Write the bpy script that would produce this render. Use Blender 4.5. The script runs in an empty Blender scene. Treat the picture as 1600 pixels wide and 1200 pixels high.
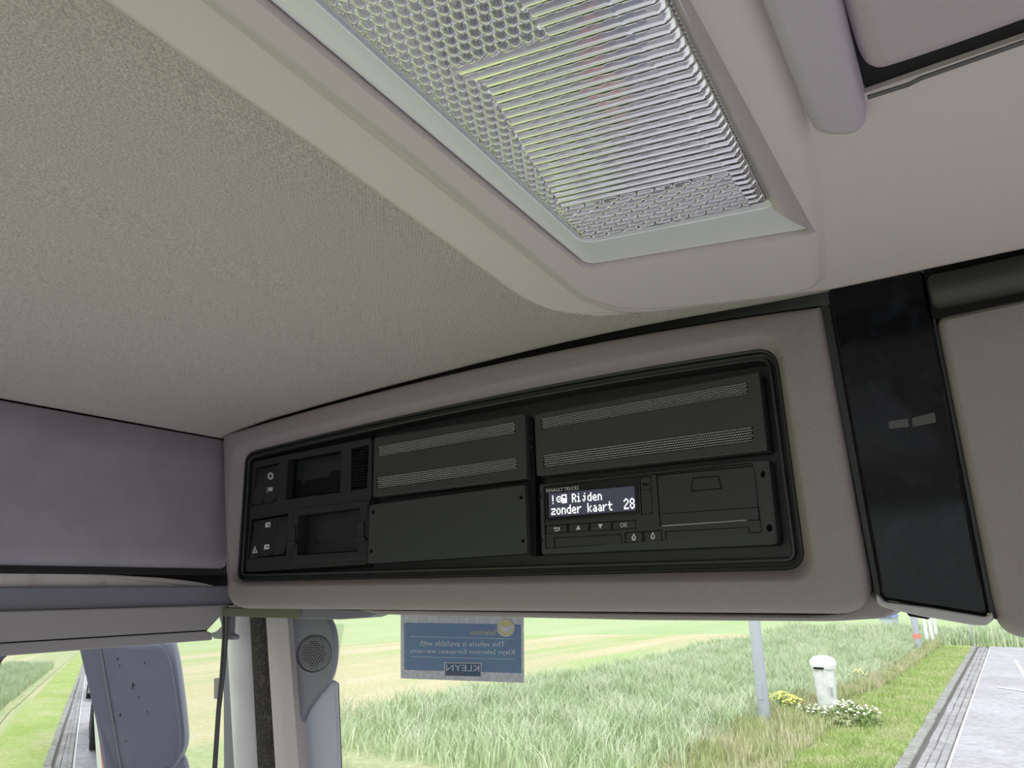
import bpy, bmesh, math, random
import numpy as np
from mathutils import Vector, Matrix
random.seed(7); rng = np.random.default_rng(7)
C = bpy.context.scene.collection

# ------------------------------------------------------------------ camera
FPX = 1085.0
CF = np.array([783.0, -310.0, FPX]); CF /= np.linalg.norm(CF)
CR = -np.array([-1633.0, -342.0, FPX]); CR -= CR.dot(CF)*CF; CR /= np.linalg.norm(CR)
CU = np.cross(CF, CR)
if CU[1] < 0: CU = -CU
cam_d = bpy.data.cameras.new('camera'); cam = bpy.data.objects.new('camera', cam_d); C.objects.link(cam)
M = Matrix(((CR[0], CR[1], -CR[2], 0), (CF[0], CF[1], -CF[2], 0), (CU[0], CU[1], -CU[2], 0), (0, 0, 0, 1)))
cam.matrix_world = M
cam_d.sensor_width = 36; cam_d.lens = 36*FPX/1600; cam_d.clip_start = .01; cam_d.clip_end = 2000
bpy.context.scene.camera = cam
# ------------------------------------------------------------------ world, sun, exposure
w = bpy.data.worlds.new('overcast_sky'); bpy.context.scene.world = w; w.use_nodes = True
nt = w.node_tree; nt.nodes.clear()
tc = nt.nodes.new('ShaderNodeTexCoord'); sep = nt.nodes.new('ShaderNodeSeparateXYZ'); rp = nt.nodes.new('ShaderNodeValToRGB')
bg = nt.nodes.new('ShaderNodeBackground'); wo = nt.nodes.new('ShaderNodeOutputWorld')
rp.color_ramp.elements[0].position = 0.0; rp.color_ramp.elements[0].color = (1.0, 1.0, 1.0, 1)
rp.color_ramp.elements[1].position = 1.0; rp.color_ramp.elements[1].color = (.80, .87, 1.0, 1)
nt.links.new(tc.outputs['Generated'], sep.inputs[0]); nt.links.new(sep.outputs['Z'], rp.inputs[0])
nt.links.new(rp.outputs[0], bg.inputs[0]); nt.links.new(bg.outputs[0], wo.inputs[0])
bg.inputs[1].default_value = 1.0
sd = bpy.data.lights.new('hazy_sun', 'SUN'); sd.energy = 1.2; sd.angle = math.radians(35); sd.color = (1, .98, .94)
sun = bpy.data.objects.new('hazy_sun', sd); C.objects.link(sun); sun.rotation_euler = (math.radians(38), math.radians(-12), math.radians(20))
vs = bpy.context.scene.view_settings
vs.view_transform = 'Standard'; vs.look = 'None'; vs.gamma = 1; vs.use_curve_mapping = False; vs.exposure = .55

# ------------------------------------------------------------------ geometry helpers
def ray(px, py):
    d = np.array([px-800.0, 600.0-py, FPX]); return np.array([d@CR, d@CF, d@CU])
class Plane:                      # a real surface of the cab: origin, two axes, outward normal
    def __init__(s, o, u, v, n):
        s.o, s.u, s.v, s.n = [np.array(a, float) for a in (o, u, v, n)]
        s.u /= np.linalg.norm(s.u); s.v /= np.linalg.norm(s.v); s.n /= np.linalg.norm(s.n)
    def uv(s, px, py, h=0):
        r = ray(px, py); o = s.o+s.n*h; t = (o@s.n)/(r@s.n); p = r*t-o
        return (p@s.u, p@s.v)
    def at(s, q, h=0): return s.o+s.u*q[0]+s.v*q[1]+s.n*h
def PY(y): return Plane((0, y, 0), (1, 0, 0), (0, 0, 1), (0, -1, 0))
def PZ(z): return Plane((0, 0, z), (1, 0, 0), (0, 1, 0), (0, 0, -1))
def PX(x): return Plane((x, 0, 0), (0, 1, 0), (0, 0, 1), (1, 0, 0))
def rpoly(c, r, n=4, sub=1, bow=None):
    """closed pixel outline with rounded corners; bow[i] = pixel bulge of edge i (c[i]->c[i+1])"""
    c = [np.array(p, float) for p in c]; k = len(c)
    if not hasattr(r, '__len__'): r = [r]*k
    starts = []; out = []
    for i in range(k):
        a, p, b = c[i-1], c[i], c[(i+1) % k]
        ra = min(r[i], .48*np.linalg.norm(a-p)); rb = min(r[i], .48*np.linalg.norm(b-p))
        A = p+(a-p)/max(np.linalg.norm(a-p), 1e-9)*ra; B = p+(b-p)/max(np.linalg.norm(b-p), 1e-9)*rb
        arc = []
        for j in range(n+1):
            t = j/max(n, 1); arc.append((1-t)**2*A+2*t*(1-t)*p+t*t*B)
        starts.append(arc)
    for i in range(k):
        arc = starts[i]; out += arc
        A = arc[-1]; B = starts[(i+1) % k][0]; e = c[(i+1) % k]-c[i]; pass
        for j in range(1, sub):
            t = j/sub; out.append(A+(B-A)*t)
    if bow:
        res = []
        idx = 0
        per = n+1+sub-1
        for i in range(k):
            for j in range(per):
                p = out[i*per+j]
                # blend bows of both adjacent edges by projection
                for ei in ((i-1) % k, i):
                    if bow[ei]:
                        e = c[(ei+1) % k]-c[ei]; L = np.linalg.norm(e); t = (p-c[ei])@e/L/L; t = min(max(t, 0), 1)
                        if ei == i or j <= n:
                            p = p+np.array([e[1], -e[0]])/L*bow[ei]*4*t*(1-t)
                res.append(p)
        out = res
    return out
def offset(q, d):
    """offset a closed 2D loop; d > 0 shrinks it"""
    q = np.array(q); a = 0
    x, y = q[:, 0], q[:, 1]; a = np.sum(x*np.roll(y, -1)-np.roll(x, -1)*y)
    s = 1 if a > 0 else -1
    out = []
    n = len(q)
    for i in range(n):
        p0, p, p1 = q[i-1], q[i], q[(i+1) % n]
        e0 = p-p0; e1 = p1-p; l0 = np.linalg.norm(e0); l1 = np.linalg.norm(e1)
        if l0 < 1e-9: e0 = e1; l0 = l1
        if l1 < 1e-9: e1 = e0; l1 = l0
        n0 = np.array([-e0[1], e0[0]])/l0*s; n1 = np.array([-e1[1], e1[0]])/l1*s
        m = n0+n1; m = m/max(np.linalg.norm(m), 1e-6); k = 1/max(m@n0, .5)
        out.append(p+m*d*k)
    out = np.array(out)
    for _ in range(6):            # fold inverted corner runs back to one point
        e_o = np.roll(q, -1, 0)-q; e_n = np.roll(out, -1, 0)-out; bad = (np.sum(e_o*e_n, 1) < 0)
        if not bad.any() or bad.all(): break
        st = [i for i in range(n) if bad[i] and not bad[i-1]]
        for i in st:
            idx = [i]; j = i
            while bad[j % n] and len(idx) < n: j += 1; idx.append(j % n)
            out[idx] = out[idx].mean(0)
    return out
def flat_caps(me):
    for p in me.polygons:
        if len(p.vertices) > 4: p.use_smooth = False
class MB:
    def __init__(s): s.v = []; s.f = []
    def add(s, v, f):
        b = len(s.v); s.v += [tuple(map(float, p)) for p in v]; s.f += [tuple(b+i for i in q) for q in f]; return s
    def loft(s, loops, cap0=False, cap1=False, closed=True):
        n = len(loops[0]); b = len(s.v)
        for L in loops: s.v += [tuple(map(float, p)) for p in L]
        for k in range(len(loops)-1):
            for i in range(n if closed else n-1):
                j = (i+1) % n
                s.f.append((b+k*n+i, b+k*n+j, b+(k+1)*n+j, b+(k+1)*n+i))
        if cap0: s.f.append(tuple(b+i for i in range(n)))
        if cap1: s.f.append(tuple(b+(len(loops)-1)*n+i for i in reversed(range(n))))
        return s
    def box(s, x0, x1, y0, y1, z0, z1):
        v = [(x, y, z) for z in (z0, z1) for y in (y0, y1) for x in (x0, x1)]
        return s.add(v, [(0, 2, 3, 1), (4, 5, 7, 6), (0, 1, 5, 4), (2, 6, 7, 3), (0, 4, 6, 2), (1, 3, 7, 5)])
    def tube(s, pts, r, n=8):
        pts = [np.array(p, float) for p in pts]; loops = []
        for i, p in enumerate(pts):
            t = pts[min(i+1, len(pts)-1)]-pts[max(i-1, 0)]; t /= np.linalg.norm(t)
            a = np.cross(t, (0, 0, 1)) if abs(t[2]) < .9 else np.cross(t, (1, 0, 0)); a /= np.linalg.norm(a); b2 = np.cross(t, a)
            rr = r[i] if hasattr(r, '__len__') else r
            loops.append([p+(a*math.cos(2*math.pi*k/n)+b2*math.sin(2*math.pi*k/n))*rr for k in range(n)])
        return s.loft(loops, True, True)
    def build(s, name, mat, parent=None, ang=35, flat=False, origin=None, recalc=True):
        me = bpy.data.meshes.new(name)
        if parent is None:
            if origin is None:
                a = np.array(s.v); origin = (a.min(0)+a.max(0))/2
            off = np.array(origin)
        else:
            off = np.array(parent['_o'])
        me.from_pydata([tuple(np.array(p)-off) for p in s.v], [], s.f)
        if recalc:
            bm = bmesh.new(); bm.from_mesh(me); bmesh.ops.remove_doubles(bm, verts=bm.verts, dist=1e-7)
            bmesh.ops.recalc_face_normals(bm, faces=bm.faces); bm.to_mesh(me); bm.free()
        me.materials.append(mat)
        if not flat:
            me.polygons.foreach_set('use_smooth', [True]*len(me.polygons)); me.set_sharp_from_angle(angle=math.radians(ang)); flat_caps(me)
        o = bpy.data.objects.new(name, me); C.objects.link(o)
        if parent is None: o.location = off
        else: o.parent = parent
        o['_o'] = tuple(map(float, off))
        return o
def thing(name, loc, label, cat, group=None):
    o = bpy.data.objects.new(name, None); C.objects.link(o); o.location = loc; o.empty_display_size = .02
    o['_o'] = tuple(map(float, loc)); o['label'] = label; o['category'] = cat
    if group: o['group'] = group
    return o
def tag(o, label, cat, group=None, kind=None):
    o['label'] = label; o['category'] = cat
    if group: o['group'] = group
    if kind: o['kind'] = kind
    return o
def struct(o, label=None):
    o['kind'] = 'structure'
    if label: o['label'] = label
    return o
def profile(mb, pl, loop, seq, cap0=False, cap1=False):
    """loft one 2D outline through (inset, height) steps"""
    return mb.loft([[pl.at(q, h) for q in (offset(loop, d) if d else loop)] for d, h in seq], cap0, cap1)
def L2(pl, px, h=0): return np.array([pl.uv(p[0], p[1], h) for p in px])
def plate(pl, px, h, t, bev=.0006, r=2, n=3):
    """solid bevelled plate whose visible face stands h above the plane"""
    mb = MB(); lp = L2(pl, rpoly(px, r, n), h)
    return profile(mb, pl, lp, [(0, h-t), (0, h-bev), (bev*.3, h-bev*.3), (bev, h)], True, True)
def well(pl, px, h, depth, r=2, n=3, taper=0):
    """open-topped recess (inner walls and back), closed with an outer skin"""
    mb = MB(); lp = L2(pl, rpoly(px, r, n), h); w = .0006
    return profile(mb, pl, lp, [(-w, h-depth-w), (-w, h), (0, h+.0002), (.0003, h), (taper, h-depth)], True, True)

# ------------------------------------------------------------------ materials
MATS = {}
def mat(name, col, rough=.5, metal=0, bumps=(), var=None, spec=.5, coord='Object'):
    if name in MATS: return MATS[name]
    m = bpy.data.materials.new(name); m.use_nodes = True; t = m.node_tree; p = t.nodes['Principled BSDF']; MATS[name] = m
    p.inputs['Base Color'].default_value = (*col, 1); p.inputs['Roughness'].default_value = rough; p.inputs['Metallic'].default_value = metal
    p.inputs['Specular IOR Level'].default_value = spec
    tcn = t.nodes.new('ShaderNodeTexCoord')
    if var:
        sc, c2, lo, hi = var
        nz = t.nodes.new('ShaderNodeTexNoise'); nz.inputs['Scale'].default_value = sc; nz.inputs['Detail'].default_value = 4
        r_ = t.nodes.new('ShaderNodeValToRGB'); r_.color_ramp.elements[0].position = lo; r_.color_ramp.elements[1].position = hi
        r_.color_ramp.elements[0].color = (*col, 1); r_.color_ramp.elements[1].color = (*c2, 1)
        t.links.new(tcn.outputs[coord], nz.inputs['Vector']); t.links.new(nz.outputs['Fac'], r_.inputs[0]); t.links.new(r_.outputs[0], p.inputs['Base Color'])
    prev = None
    for kind, sc, dist in bumps:
        if kind == 'noise':
            n_ = t.nodes.new('ShaderNodeTexNoise'); n_.inputs['Scale'].default_value = sc; n_.inputs['Detail'].default_value = 2; out = n_.outputs['Fac']; vin = n_.inputs['Vector']
        elif kind == 'voronoi':
            n_ = t.nodes.new('ShaderNodeTexVoronoi'); n_.inputs['Scale'].default_value = sc; out = n_.outputs['Distance']; vin = n_.inputs['Vector']
        else:   # twill: two crossed waves
            n_ = t.nodes.new('ShaderNodeTexWave'); n_.wave_type = 'BANDS'; n_.bands_direction = 'DIAGONAL'; n_.inputs['Scale'].default_value = sc
            n_.inputs['Distortion'].default_value = 1.5; n_.inputs['Detail Scale'].default_value = 3; out = n_.outputs['Fac']; vin = n_.inputs['Vector']
        t.links.new(tcn.outputs['Object'], vin)
        b_ = t.nodes.new('ShaderNodeBump'); b_.inputs['Distance'].default_value = dist; b_.inputs['Strength'].default_value = 1
        t.links.new(out, b_.inputs['Height'])
        if prev: t.links.new(prev.outputs[0], b_.inputs['Normal'])
        prev = b_
    if prev: t.links.new(prev.outputs[0], p.inputs['Normal'])
    return m
def emis(name, col, s):
    m = bpy.data.materials.new(name); m.use_nodes = True; t = m.node_tree; p = t.nodes['Principled BSDF']
    p.inputs['Base Color'].default_value = (*[c*.3 for c in col], 1); p.inputs['Emission Color'].default_value = (*col, 1); p.inputs['Emission Strength'].default_value = s; return m
def glass(name, tint=(1, 1, 1), refl=1.0):
    m = bpy.data.materials.new(name); m.use_nodes = True; t = m.node_tree; t.nodes.clear()
    o = t.nodes.new('ShaderNodeOutputMaterial'); a = t.nodes.new('ShaderNodeBsdfTransparent'); g = t.nodes.new('ShaderNodeBsdfGlossy')
    a.inputs[0].default_value = (*tint, 1); g.inputs['Roughness'].default_value = .01
    fr = t.nodes.new('ShaderNodeFresnel'); fr.inputs[0].default_value = 1.35; mx = t.nodes.new('ShaderNodeMixShader')
    mu = t.nodes.new('ShaderNodeMath'); mu.operation = 'MULTIPLY'; mu.inputs[1].default_value = refl
    t.links.new(fr.outputs[0], mu.inputs[0]); t.links.new(mu.outputs[0], mx.inputs[0]); t.links.new(a.outputs[0], mx.inputs[1]); t.links.new(g.outputs[0], mx.inputs[2])
    t.links.new(mx.outputs[0], o.inputs[0]); return m

fabric = mat('headliner_fabric', (.66, .61, .55), .95, bumps=[('twill', 230, .0003), ('noise', 1000, .0007), ('noise', 60, .0010)], var=(900, (.46, .435, .385), .38, .62), spec=.15)
wallfab = mat('side_panel_vinyl', (.36, .335, .37), .75, bumps=[('noise', 1400, .00025)], var=(30, (.335, .315, .345), .4, .6), spec=.3)
gvinyl = mat('grey_grained_vinyl', (.34, .30, .295), .5, bumps=[('twill', 330, .00013), ('noise', 1500, .0002)], spec=.4)
beige = mat('beige_plastic', (.60, .535, .515), .5, bumps=[('noise', 1500, .00012)], spec=.35)
beige2 = mat('beige_flange_plastic', (.66, .62, .56), .5, bumps=[('noise', 1500, .0001)], spec=.35)
mauve = mat('mauve_plastic', (.46, .40, .44), .5, bumps=[('noise', 1500, .00012)], spec=.35)
black = mat('black_plastic', (.024, .026, .026), .34, bumps=[('noise', 2500, .00006)], spec=.5)
black2 = mat('black_grained_plastic', (.046, .049, .048), .42, bumps=[('noise', 2200, .0003)], spec=.45)
black_recess = mat('recess_shade_black', (.006, .006, .007), .6, spec=.25)  # near-black that paints in the shade inside trays, vents and recesses
rubber = mat('black_rubber', (.012, .012, .013), .7)
gapm = mat('black_gap', (.004, .004, .004), .9)
chrome_line = mat('satin_metal', (.6, .6, .58), .3, 1)
gloss = mat('gloss_black_panel', (.006, .007, .009), .10, bumps=[('noise', 9, .0003)], var=(45, (.018, .02, .026), .52, .75), spec=.32)
silver = mat('silver_bezel', (.93, .94, .95), .3, .15, bumps=[('noise', 1800, .0001)])
meshm = mat('grille_mesh', (.42, .42, .40), .5)
white_ink = mat('white_ink', (.75, .75, .73), .5)
dimwhite = mat('dim_white_ink', (.55, .55, .53), .5)
pillar_l = mat('pillar_pale_plastic', (.86, .85, .87), .55, bumps=[('noise', 1200, .0002)])
pillar_t = mat('pillar_trim_plastic', (.62, .58, .57), .6, bumps=[('noise', 1200, .0002)])
pillar_d = mat('pillar_dark_grey_plastic', (.25, .25, .29), .55, bumps=[('noise', 1400, .0002)])
pillar_b = mat('pillar_blue_grey_plastic', (.52, .55, .64), .5, bumps=[('noise', 1400, .0001)])
fuzzy = mat('flocked_seal', (.075, .07, .065), 1, bumps=[('noise', 700, .002)], var=(300, (.17, .16, .14), .45, .7), spec=.1)
doorg = mat('door_grey_vinyl', (.22, .215, .255), .6, bumps=[('noise', 1300, .0002)])
doorw = mat('door_warm_grey_plastic', (.36, .34, .34), .6, bumps=[('noise', 1300, .0002)])
flange = mat('painted_door_flange', (.85, .78, .78), .35, .2, var=(22, (.50, .42, .36), .55, .75))
mirror_h = mat('mirror_housing_plastic', (.13, .135, .185), .6, bumps=[('noise', 1500, .0002)], var=(14, (.15, .155, .205), .4, .65))
mirror_e = mat('mirror_edge_plastic', (.24, .25, .33), .45)
mirror_g = mat('mirror_glass', (.93, .94, .93), .0, 1)

def cut(o, cutters):
    """carve real openings; the cutter solids are removed again"""
    tmp = []
    for mb in cutters:
        c = mb.build('cutter', gapm, None, flat=True); tmp.append(c)
        md = o.modifiers.new('b', 'BOOLEAN'); md.operation = 'DIFFERENCE'; md.object = c; md.solver = 'EXACT'
    bpy.context.view_layer.update(); dg = bpy.context.evaluated_depsgraph_get()
    me = bpy.data.meshes.new_from_object(o.evaluated_get(dg)); nm = o.data.name
    o.modifiers.clear(); old = o.data; o.data = me; bpy.data.meshes.remove(old); me.name = nm
    me.polygons.foreach_set('use_smooth', [True]*len(me.polygons)); me.set_sharp_from_angle(angle=math.radians(30)); flat_caps(me)
    for c in tmp: bpy.data.objects.remove(c)
def pcut(pl, px, r=2, h0=-.06, h1=.03, href=0, n=3):
    mb = MB(); lp = L2(pl, rpoly(px, r, n), href); return mb.loft([[pl.at(q, h0) for q in lp], [pl.at(q, h1) for q in lp]], True, True)
def text(name, s, quad, pl, h, m, parent, mirror=False):
    """lettering laid into the quad TL,TR,BR,BL"""
    cu = bpy.data.curves.new('t', 'FONT'); cu.body = s; cu.resolution_u = 2
    ob = bpy.data.objects.new('t', cu); C.objects.link(ob); bpy.context.view_layer.update()
    me = bpy.data.meshes.new_from_object(ob.evaluated_get(bpy.context.evaluated_depsgraph_get()))
    bpy.data.objects.remove(ob)
    v = np.array([x.co[:] for x in me.vertices]); lo = v.min(0); hi = v.max(0); q = np.array(quad, float); mb = MB(); vv = []
    for p in v:
        a = (p[0]-lo[0])/(hi[0]-lo[0]); b = 1-(p[1]-lo[1])/(hi[1]-lo[1])
        if mirror: a = 1-a
        px = (1-b)*((1-a)*q[0]+a*q[1])+b*((1-a)*q[3]+a*q[2]); vv.append(pl.at(pl.uv(px[0], px[1], h), h))
    mb.add(vv, [tuple(f.vertices) for f in me.polygons]); bpy.data.meshes.remove(me)
    return mb.build(name, m, parent, flat=True, recalc=False)
def sub(quad, u0, u1, v0, v1):
    q = np.array(quad, float); f = lambda a, b: tuple((1-b)*((1-a)*q[0]+a*q[1])+b*((1-a)*q[3]+a*q[2]))
    return [f(u0, v0), f(u1, v0), f(u1, v1), f(u0, v1)]
def wedge(pl, quad, hs, t, bev=.0005):
    mb = MB(); lp = L2(pl, quad, max(hs)); a = [pl.at(q, min(hs)-t) for q in lp]; b = [pl.at(q, h-bev) for q, h in zip(lp, hs)]
    c = [pl.at(q, h) for q, h in zip(offset(lp, bev), hs)]; return mb.loft([a, b, c], True, True)
def vpx(y0, x): return (x, 910+(y0-910)*(1583-x)/1583)

# ================================================================== ROOM SHELL
KP = PY(.5)
# headliner (ceiling): bowed across the cab, rolling down to the side panel
cx = [-.80, -.794, -.77, -.72, -.62, -.507, -.323, -.216, -.075, .05, .3, .7]
cz = [.1885, .190, .1945, .1990, .2035, .2070, .2100, .2085, .2000, .200, .205, .2]
mb = MB(); xs = np.concatenate([np.linspace(-.80, -.7, 12), np.linspace(-.68, .7, 40)]); ys = np.linspace(-.9, .505, 20)
zi = np.interp(xs, cx, cz)
zi = np.convolve(np.pad(zi, 2, 'edge'), [.1, .2, .4, .2, .1], 'valid')
rows = [[(x, y, z) for x, z in zip(xs, zi)] for y in ys]
mb.loft(rows, closed=False); mb.loft([[(x, y, z+.02) for x, y, z in r] for r in rows], closed=False)
o = mb.build('ceiling', fabric, None, ang=80, recalc=False); struct(o, 'grey-beige knitted fabric headliner')
for p in o.data.polygons: pass
# left side panel
mb = MB(); prof = [(-.83, .1885), (-.802, .1880), (-.7985, .186), (-.797, .15), (-.796, .10), (-.797, .05), (-.7985, .038), (-.802, .0315), (-.809, .029), (-.84, .029)]
mb.loft([[(x, y, z) for x, z in prof] for y in np.linspace(-.5, .53, 12)], True, True)
struct(mb.build('wall_left', wallfab, None, ang=60), 'dark mauve-grey vinyl panel above the side door')
# door aperture and door frame
PL = PX(-.80)
def alongdoor(name, pl, y0, y1, xe, h, t, m, bev=.002, parent=None, endr=2, extra=None):
    px = [vpx(y0, -900), vpx(y0, xe), vpx(y1, xe), vpx(y1, -900)] if extra is None else extra
    return plate(pl, px, h, t, bev, endr, 4)
mb = alongdoor('x', PX(-.812), 878, 896, 366, 0, .02, rubber)
struct(mb.build('trim_1', rubber), 'black rubber door seal')
plate(PX(-.823), [vpx(880, -900), vpx(880, 368), vpx(924, 368), vpx(924, -900)], 0, .004, .0002, 0, 1).build('door_gap', gapm, None)['kind'] = 'structure'
mb = MB(); pl = PX(-.818)
px = [vpx(892, -900), vpx(893, 120), (200, 899), (262, 903), (310, 909), (352, 919), (352, 922), vpx(920, -900)]
struct(plate(pl, px, 0, .02, .002, [1, 8, 20, 20, 20, 2, 2, 1], 4).build('trim_2', flange, None), 'pale painted door flange with rust-brown dirt')
dr = thing('door_1', (-.8, .2, -.05), 'grey side door frame under the mauve panel', 'door'); del dr['category']; dr['kind'] = 'structure'
alongdoor('x', PL, 917, 957, 366, -.004, .02, doorg).build('upper_rail', doorg, dr)
plate(PL, [vpx(955, -900), vpx(955, 362), (325, 985), vpx(1006, -900)], .002, .02, .002, [1, 6, 3, 1], 4).build('window_rail', doorw, dr)
plate(PL, [vpx(1004, -900), (318, 985), (331, 988), (333, 1000), vpx(1028, -900)], .0, .018, .0015, [1, 6, 4, 4, 1], 4).build('window_lip', doorw, dr)
plate(PL, [vpx(1005, -900), (324, 984.5), (324, 986), vpx(1007, -900)], .0021, .004, .0002, 0, 1).build('groove', gapm, dr)
mb = MB(); mb.add([PL.at(PL.uv(x, y, -.012), -.012) for x, y in ((-900, 980), (352, 975), (372, 1600), (-900, 2600))], [(0, 1, 2, 3)])
struct(mb.build('window_2', glass('side_window_glass', (.97, .99, .97), .4), None, flat=True), 'side window glass')
# windscreen
mb = MB(); mb.add([(-1.5, .80, .12), (1.3, .80, .12), (1.3, .80, -.95), (-1.5, .80, -.95)], [(0, 1, 2, 3)])
struct(mb.build('window_1', glass('windscreen_glass', (.98, 1, .98), .3), None, flat=True), 'windscreen glass')
mb = MB(); mb.box(-.92, 1.4, -.9, .9, .216, .25); mb.box(-.92, -.835, -.9, .9, .03, .25); struct(mb.build('roof_skin', rubber), 'outer roof skin')
# unseen remainder of the cab: back wall, floor, opposite side (shade the console like the real cab)
cabd = mat('cab_interior_vinyl', (.42, .41, .41), .8)
mb = MB(); mb.box(-.9, 1.35, -1.3, -.85, .2, .24); struct(mb.build('ceiling_rear', cabd), 'rear part of the cab roof')

mb = MB(); mb.box(1.25, 1.29, -1.3, .8, -.02, .25); mb.box(1.25, 1.29, -1.3, .8, -1.7, -.62); mb.box(1.25, 1.29, -1.3, -.5, -.62, -.02); struct(mb.build('wall_right', cabd), 'opposite side wall with its window opening')
# ================================================================== CONSOLE
con = thing('overhead_console', (-.4, .5, 0), 'wide grey grained console above the windscreen, housing the black switch and storage units', 'console')
oc = [(346, 679), (1281, 476), (1366, 960), (353, 951)]
SUB = 14; NN = 6
def K(c, r, bow=0, h=0): return L2(KP, rpoly(c, r, NN, SUB, [bow, 0, 0, 0]), h)
O = K(oc, [3, 3, 60, 30], 20); Rd = K([(361, 695), (1220, 513), (1280, 910), (353, 918)], [26, 44, 44, 34], 9, 0)
Rd2 = K([(366, 701), (1216, 521), (1274, 904), (359, 914)], [24, 42, 40, 30], 10, -.002)
Fr = K([(384, 708), (1213, 542), (1260, 890), (371, 909)], [16, 34, 34, 16], 11, -.009)
mb = MB(); mb.loft([[KP.at(q, h) for q in (offset(L, d) if d else L)] for L, d, h in ((O, 0, -.10), (O, 0, -.007), (O, .001, -.003), (O, .003, -.0008), (O, .007, 0), (Rd, 0, 0), (Rd, .001, -.0002), (Rd2, 0, -.0016), (Fr, 0, -.009), (Fr, 0, -.014))])
mb.build('fascia', gvinyl, con, ang=50)
mb = MB(); wz = np.clip((O[:, 1]-.05)/.08, 0, 1)[:, None]; S = offset(O, -.0035)*wz+offset(O, .0)*(1-wz); mb.loft([[KP.at(q, h) for q in L] for L, h in ((S, -.09), (S, -.012), (offset(O, .002), -.012))]); mb.build('seal', gapm, con)
mb = MB(); profile(mb, KP, Fr, [(-.0005, -.014), (-.0003, -.0088), (.0006, -.0080), (.002, -.0085), (.0026, -.0125), (.0052, -.0130), (.0058, -.0090), (.0072, -.0086), (.0082, -.0095), (.0092, -.024)], False, True)
mb.build('pocket_frame', black, con, ang=25)
plate(KP, [(560, 953), (1290, 961), (1335, 955), (1362, 925), (1370, 936), (1400, 952), (1384, 966), (1300, 971), (1000, 969), (590, 960)], -.012, .05, .002, [2, 30, 20, 2, 4, 8, 12, 20, 2, 2]).build('lower_lip', gvinyl, con)
plate(KP, [(824, 655), (832, 653), (836, 742), (838, 868), (828, 869), (824, 745)], -.013, .008, .0005, 1).build('divider', black_recess, con)
for (a, b) in ((683, 687), (697, 701)):
    plate(KP, [(824, a), (831, a-1), (831, b), (824, b+1)], -.0115, .004, .0003, .5, 1).build('clip', black, con)

# --- switch and tray unit
sw = thing('switch_unit', (-.65, .51, .05), 'black switch unit with rocker switches and two empty trays at console left end', 'switch panel')
SP = [(396, 721), (579, 684), (581, 690), (580, 772), (576, 784), (574, 879), (570, 882), (384, 894)]
mb = plate(KP, SP, -.0105, .012, .0006, [6, 2, 2, 4, 4, 3, 3, 5]); body = mb.build('unit_body', black, sw)
bay1 = [(400, 731), (436, 723), (432, 784), (393, 791)]; tray1 = [(450, 719), (533, 704), (531, 770), (446, 781)]
ven = [(549, 701), (577, 695), (573, 766), (548, 769)]; bay2 = [(392, 812), (451, 802), (447, 868), (388, 873)]
tf = [(458, 796), (574, 782), (571, 874), (455, 880)]; tray2 = [(466, 806), (563, 793), (560, 862), (464, 868)]
cut(body, [pcut(KP, q, 1, href=-.0105) for q in (bay1, tray1, ven, bay2, tf)])
plate(KP, [(386, 716), (582, 678), (578, 886), (380, 899)], -.020, .003, .0003, 1).build('bay_back', black_recess, sw)
def traybox(px, step, h, name):
    t = well(KP, px, h, .05, 1.5); t2 = t.build(name, black_recess, sw)
    plate(KP, step, h-.012, .03, .0006, 1).build('tray_step', black_recess if name == 'upper_tray' else black, t2)
    return t2
# trays are deeper than the unit: the back plate is carved for them
bb = [c for c in sw.children if c.name.startswith('bay_back')][0]
cut(bb, [pcut(KP, tray1, 1, -.06, -.001, -.0105), pcut(KP, tray2, 1, -.06, -.001, -.0105)])
traybox(tray1, [(449, 752), (471, 749), (470, 758), (474, 756), (478, 750), (512, 745), (516, 737), (531, 735), (530, 769), (447, 779)], -.0112, 'upper_tray')
tfo = plate(KP, tf, -.0095, .014, .0008, 3).build('tray_frame', black, sw); cut(tfo, [pcut(KP, tray2, 2, href=-.0095)])
traybox(tray2, [(465, 848), (491, 845), (496, 850), (534, 849), (538, 842), (562, 839), (560, 861), (465, 867)], -.0105, 'lower_tray')
for q in ([(452, 823), (460, 821), (459, 850), (451, 851)], [(559, 816), (568, 814), (567, 843), (558, 845)]):
    t = plate(KP, q, -.0070, .006, .0008, 1).build('tray_clip', black, sw)
    plate(KP, [(q[3][0], q[3][1]-4), (q[2][0]+1, q[2][1]-5), (q[2][0]+2, q[2][1]+1), (q[3][0], q[3][1]+2)], -.0052, .006, .0006, 1).build('clip_foot', black, t)
def rocker(quad, tilt, icons=()):
    r_ = wedge(KP, quad, (-.0125-tilt, -.0125-tilt, -.0095, -.0095), .006).build('rocker_switch', black, sw)
    q = np.array(quad, float)
    mb = MB(); lo = sub(quad, .06, .94, .93, 1.03); lp = L2(KP, lo, -.0085); mb.loft([[KP.at(p, -.013) for p in lp], [KP.at(p, h) for p, h in zip(lp, (-.0098, -.0098, -.0078, -.0078))]], True, True)
    mb.build('switch_lip', black, r_)
    for f in icons: f(r_, quad, tilt)
    return r_
def hsw(quad, v, tilt): return -.0125-tilt*(1-v)+.003*v+.0004
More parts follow.
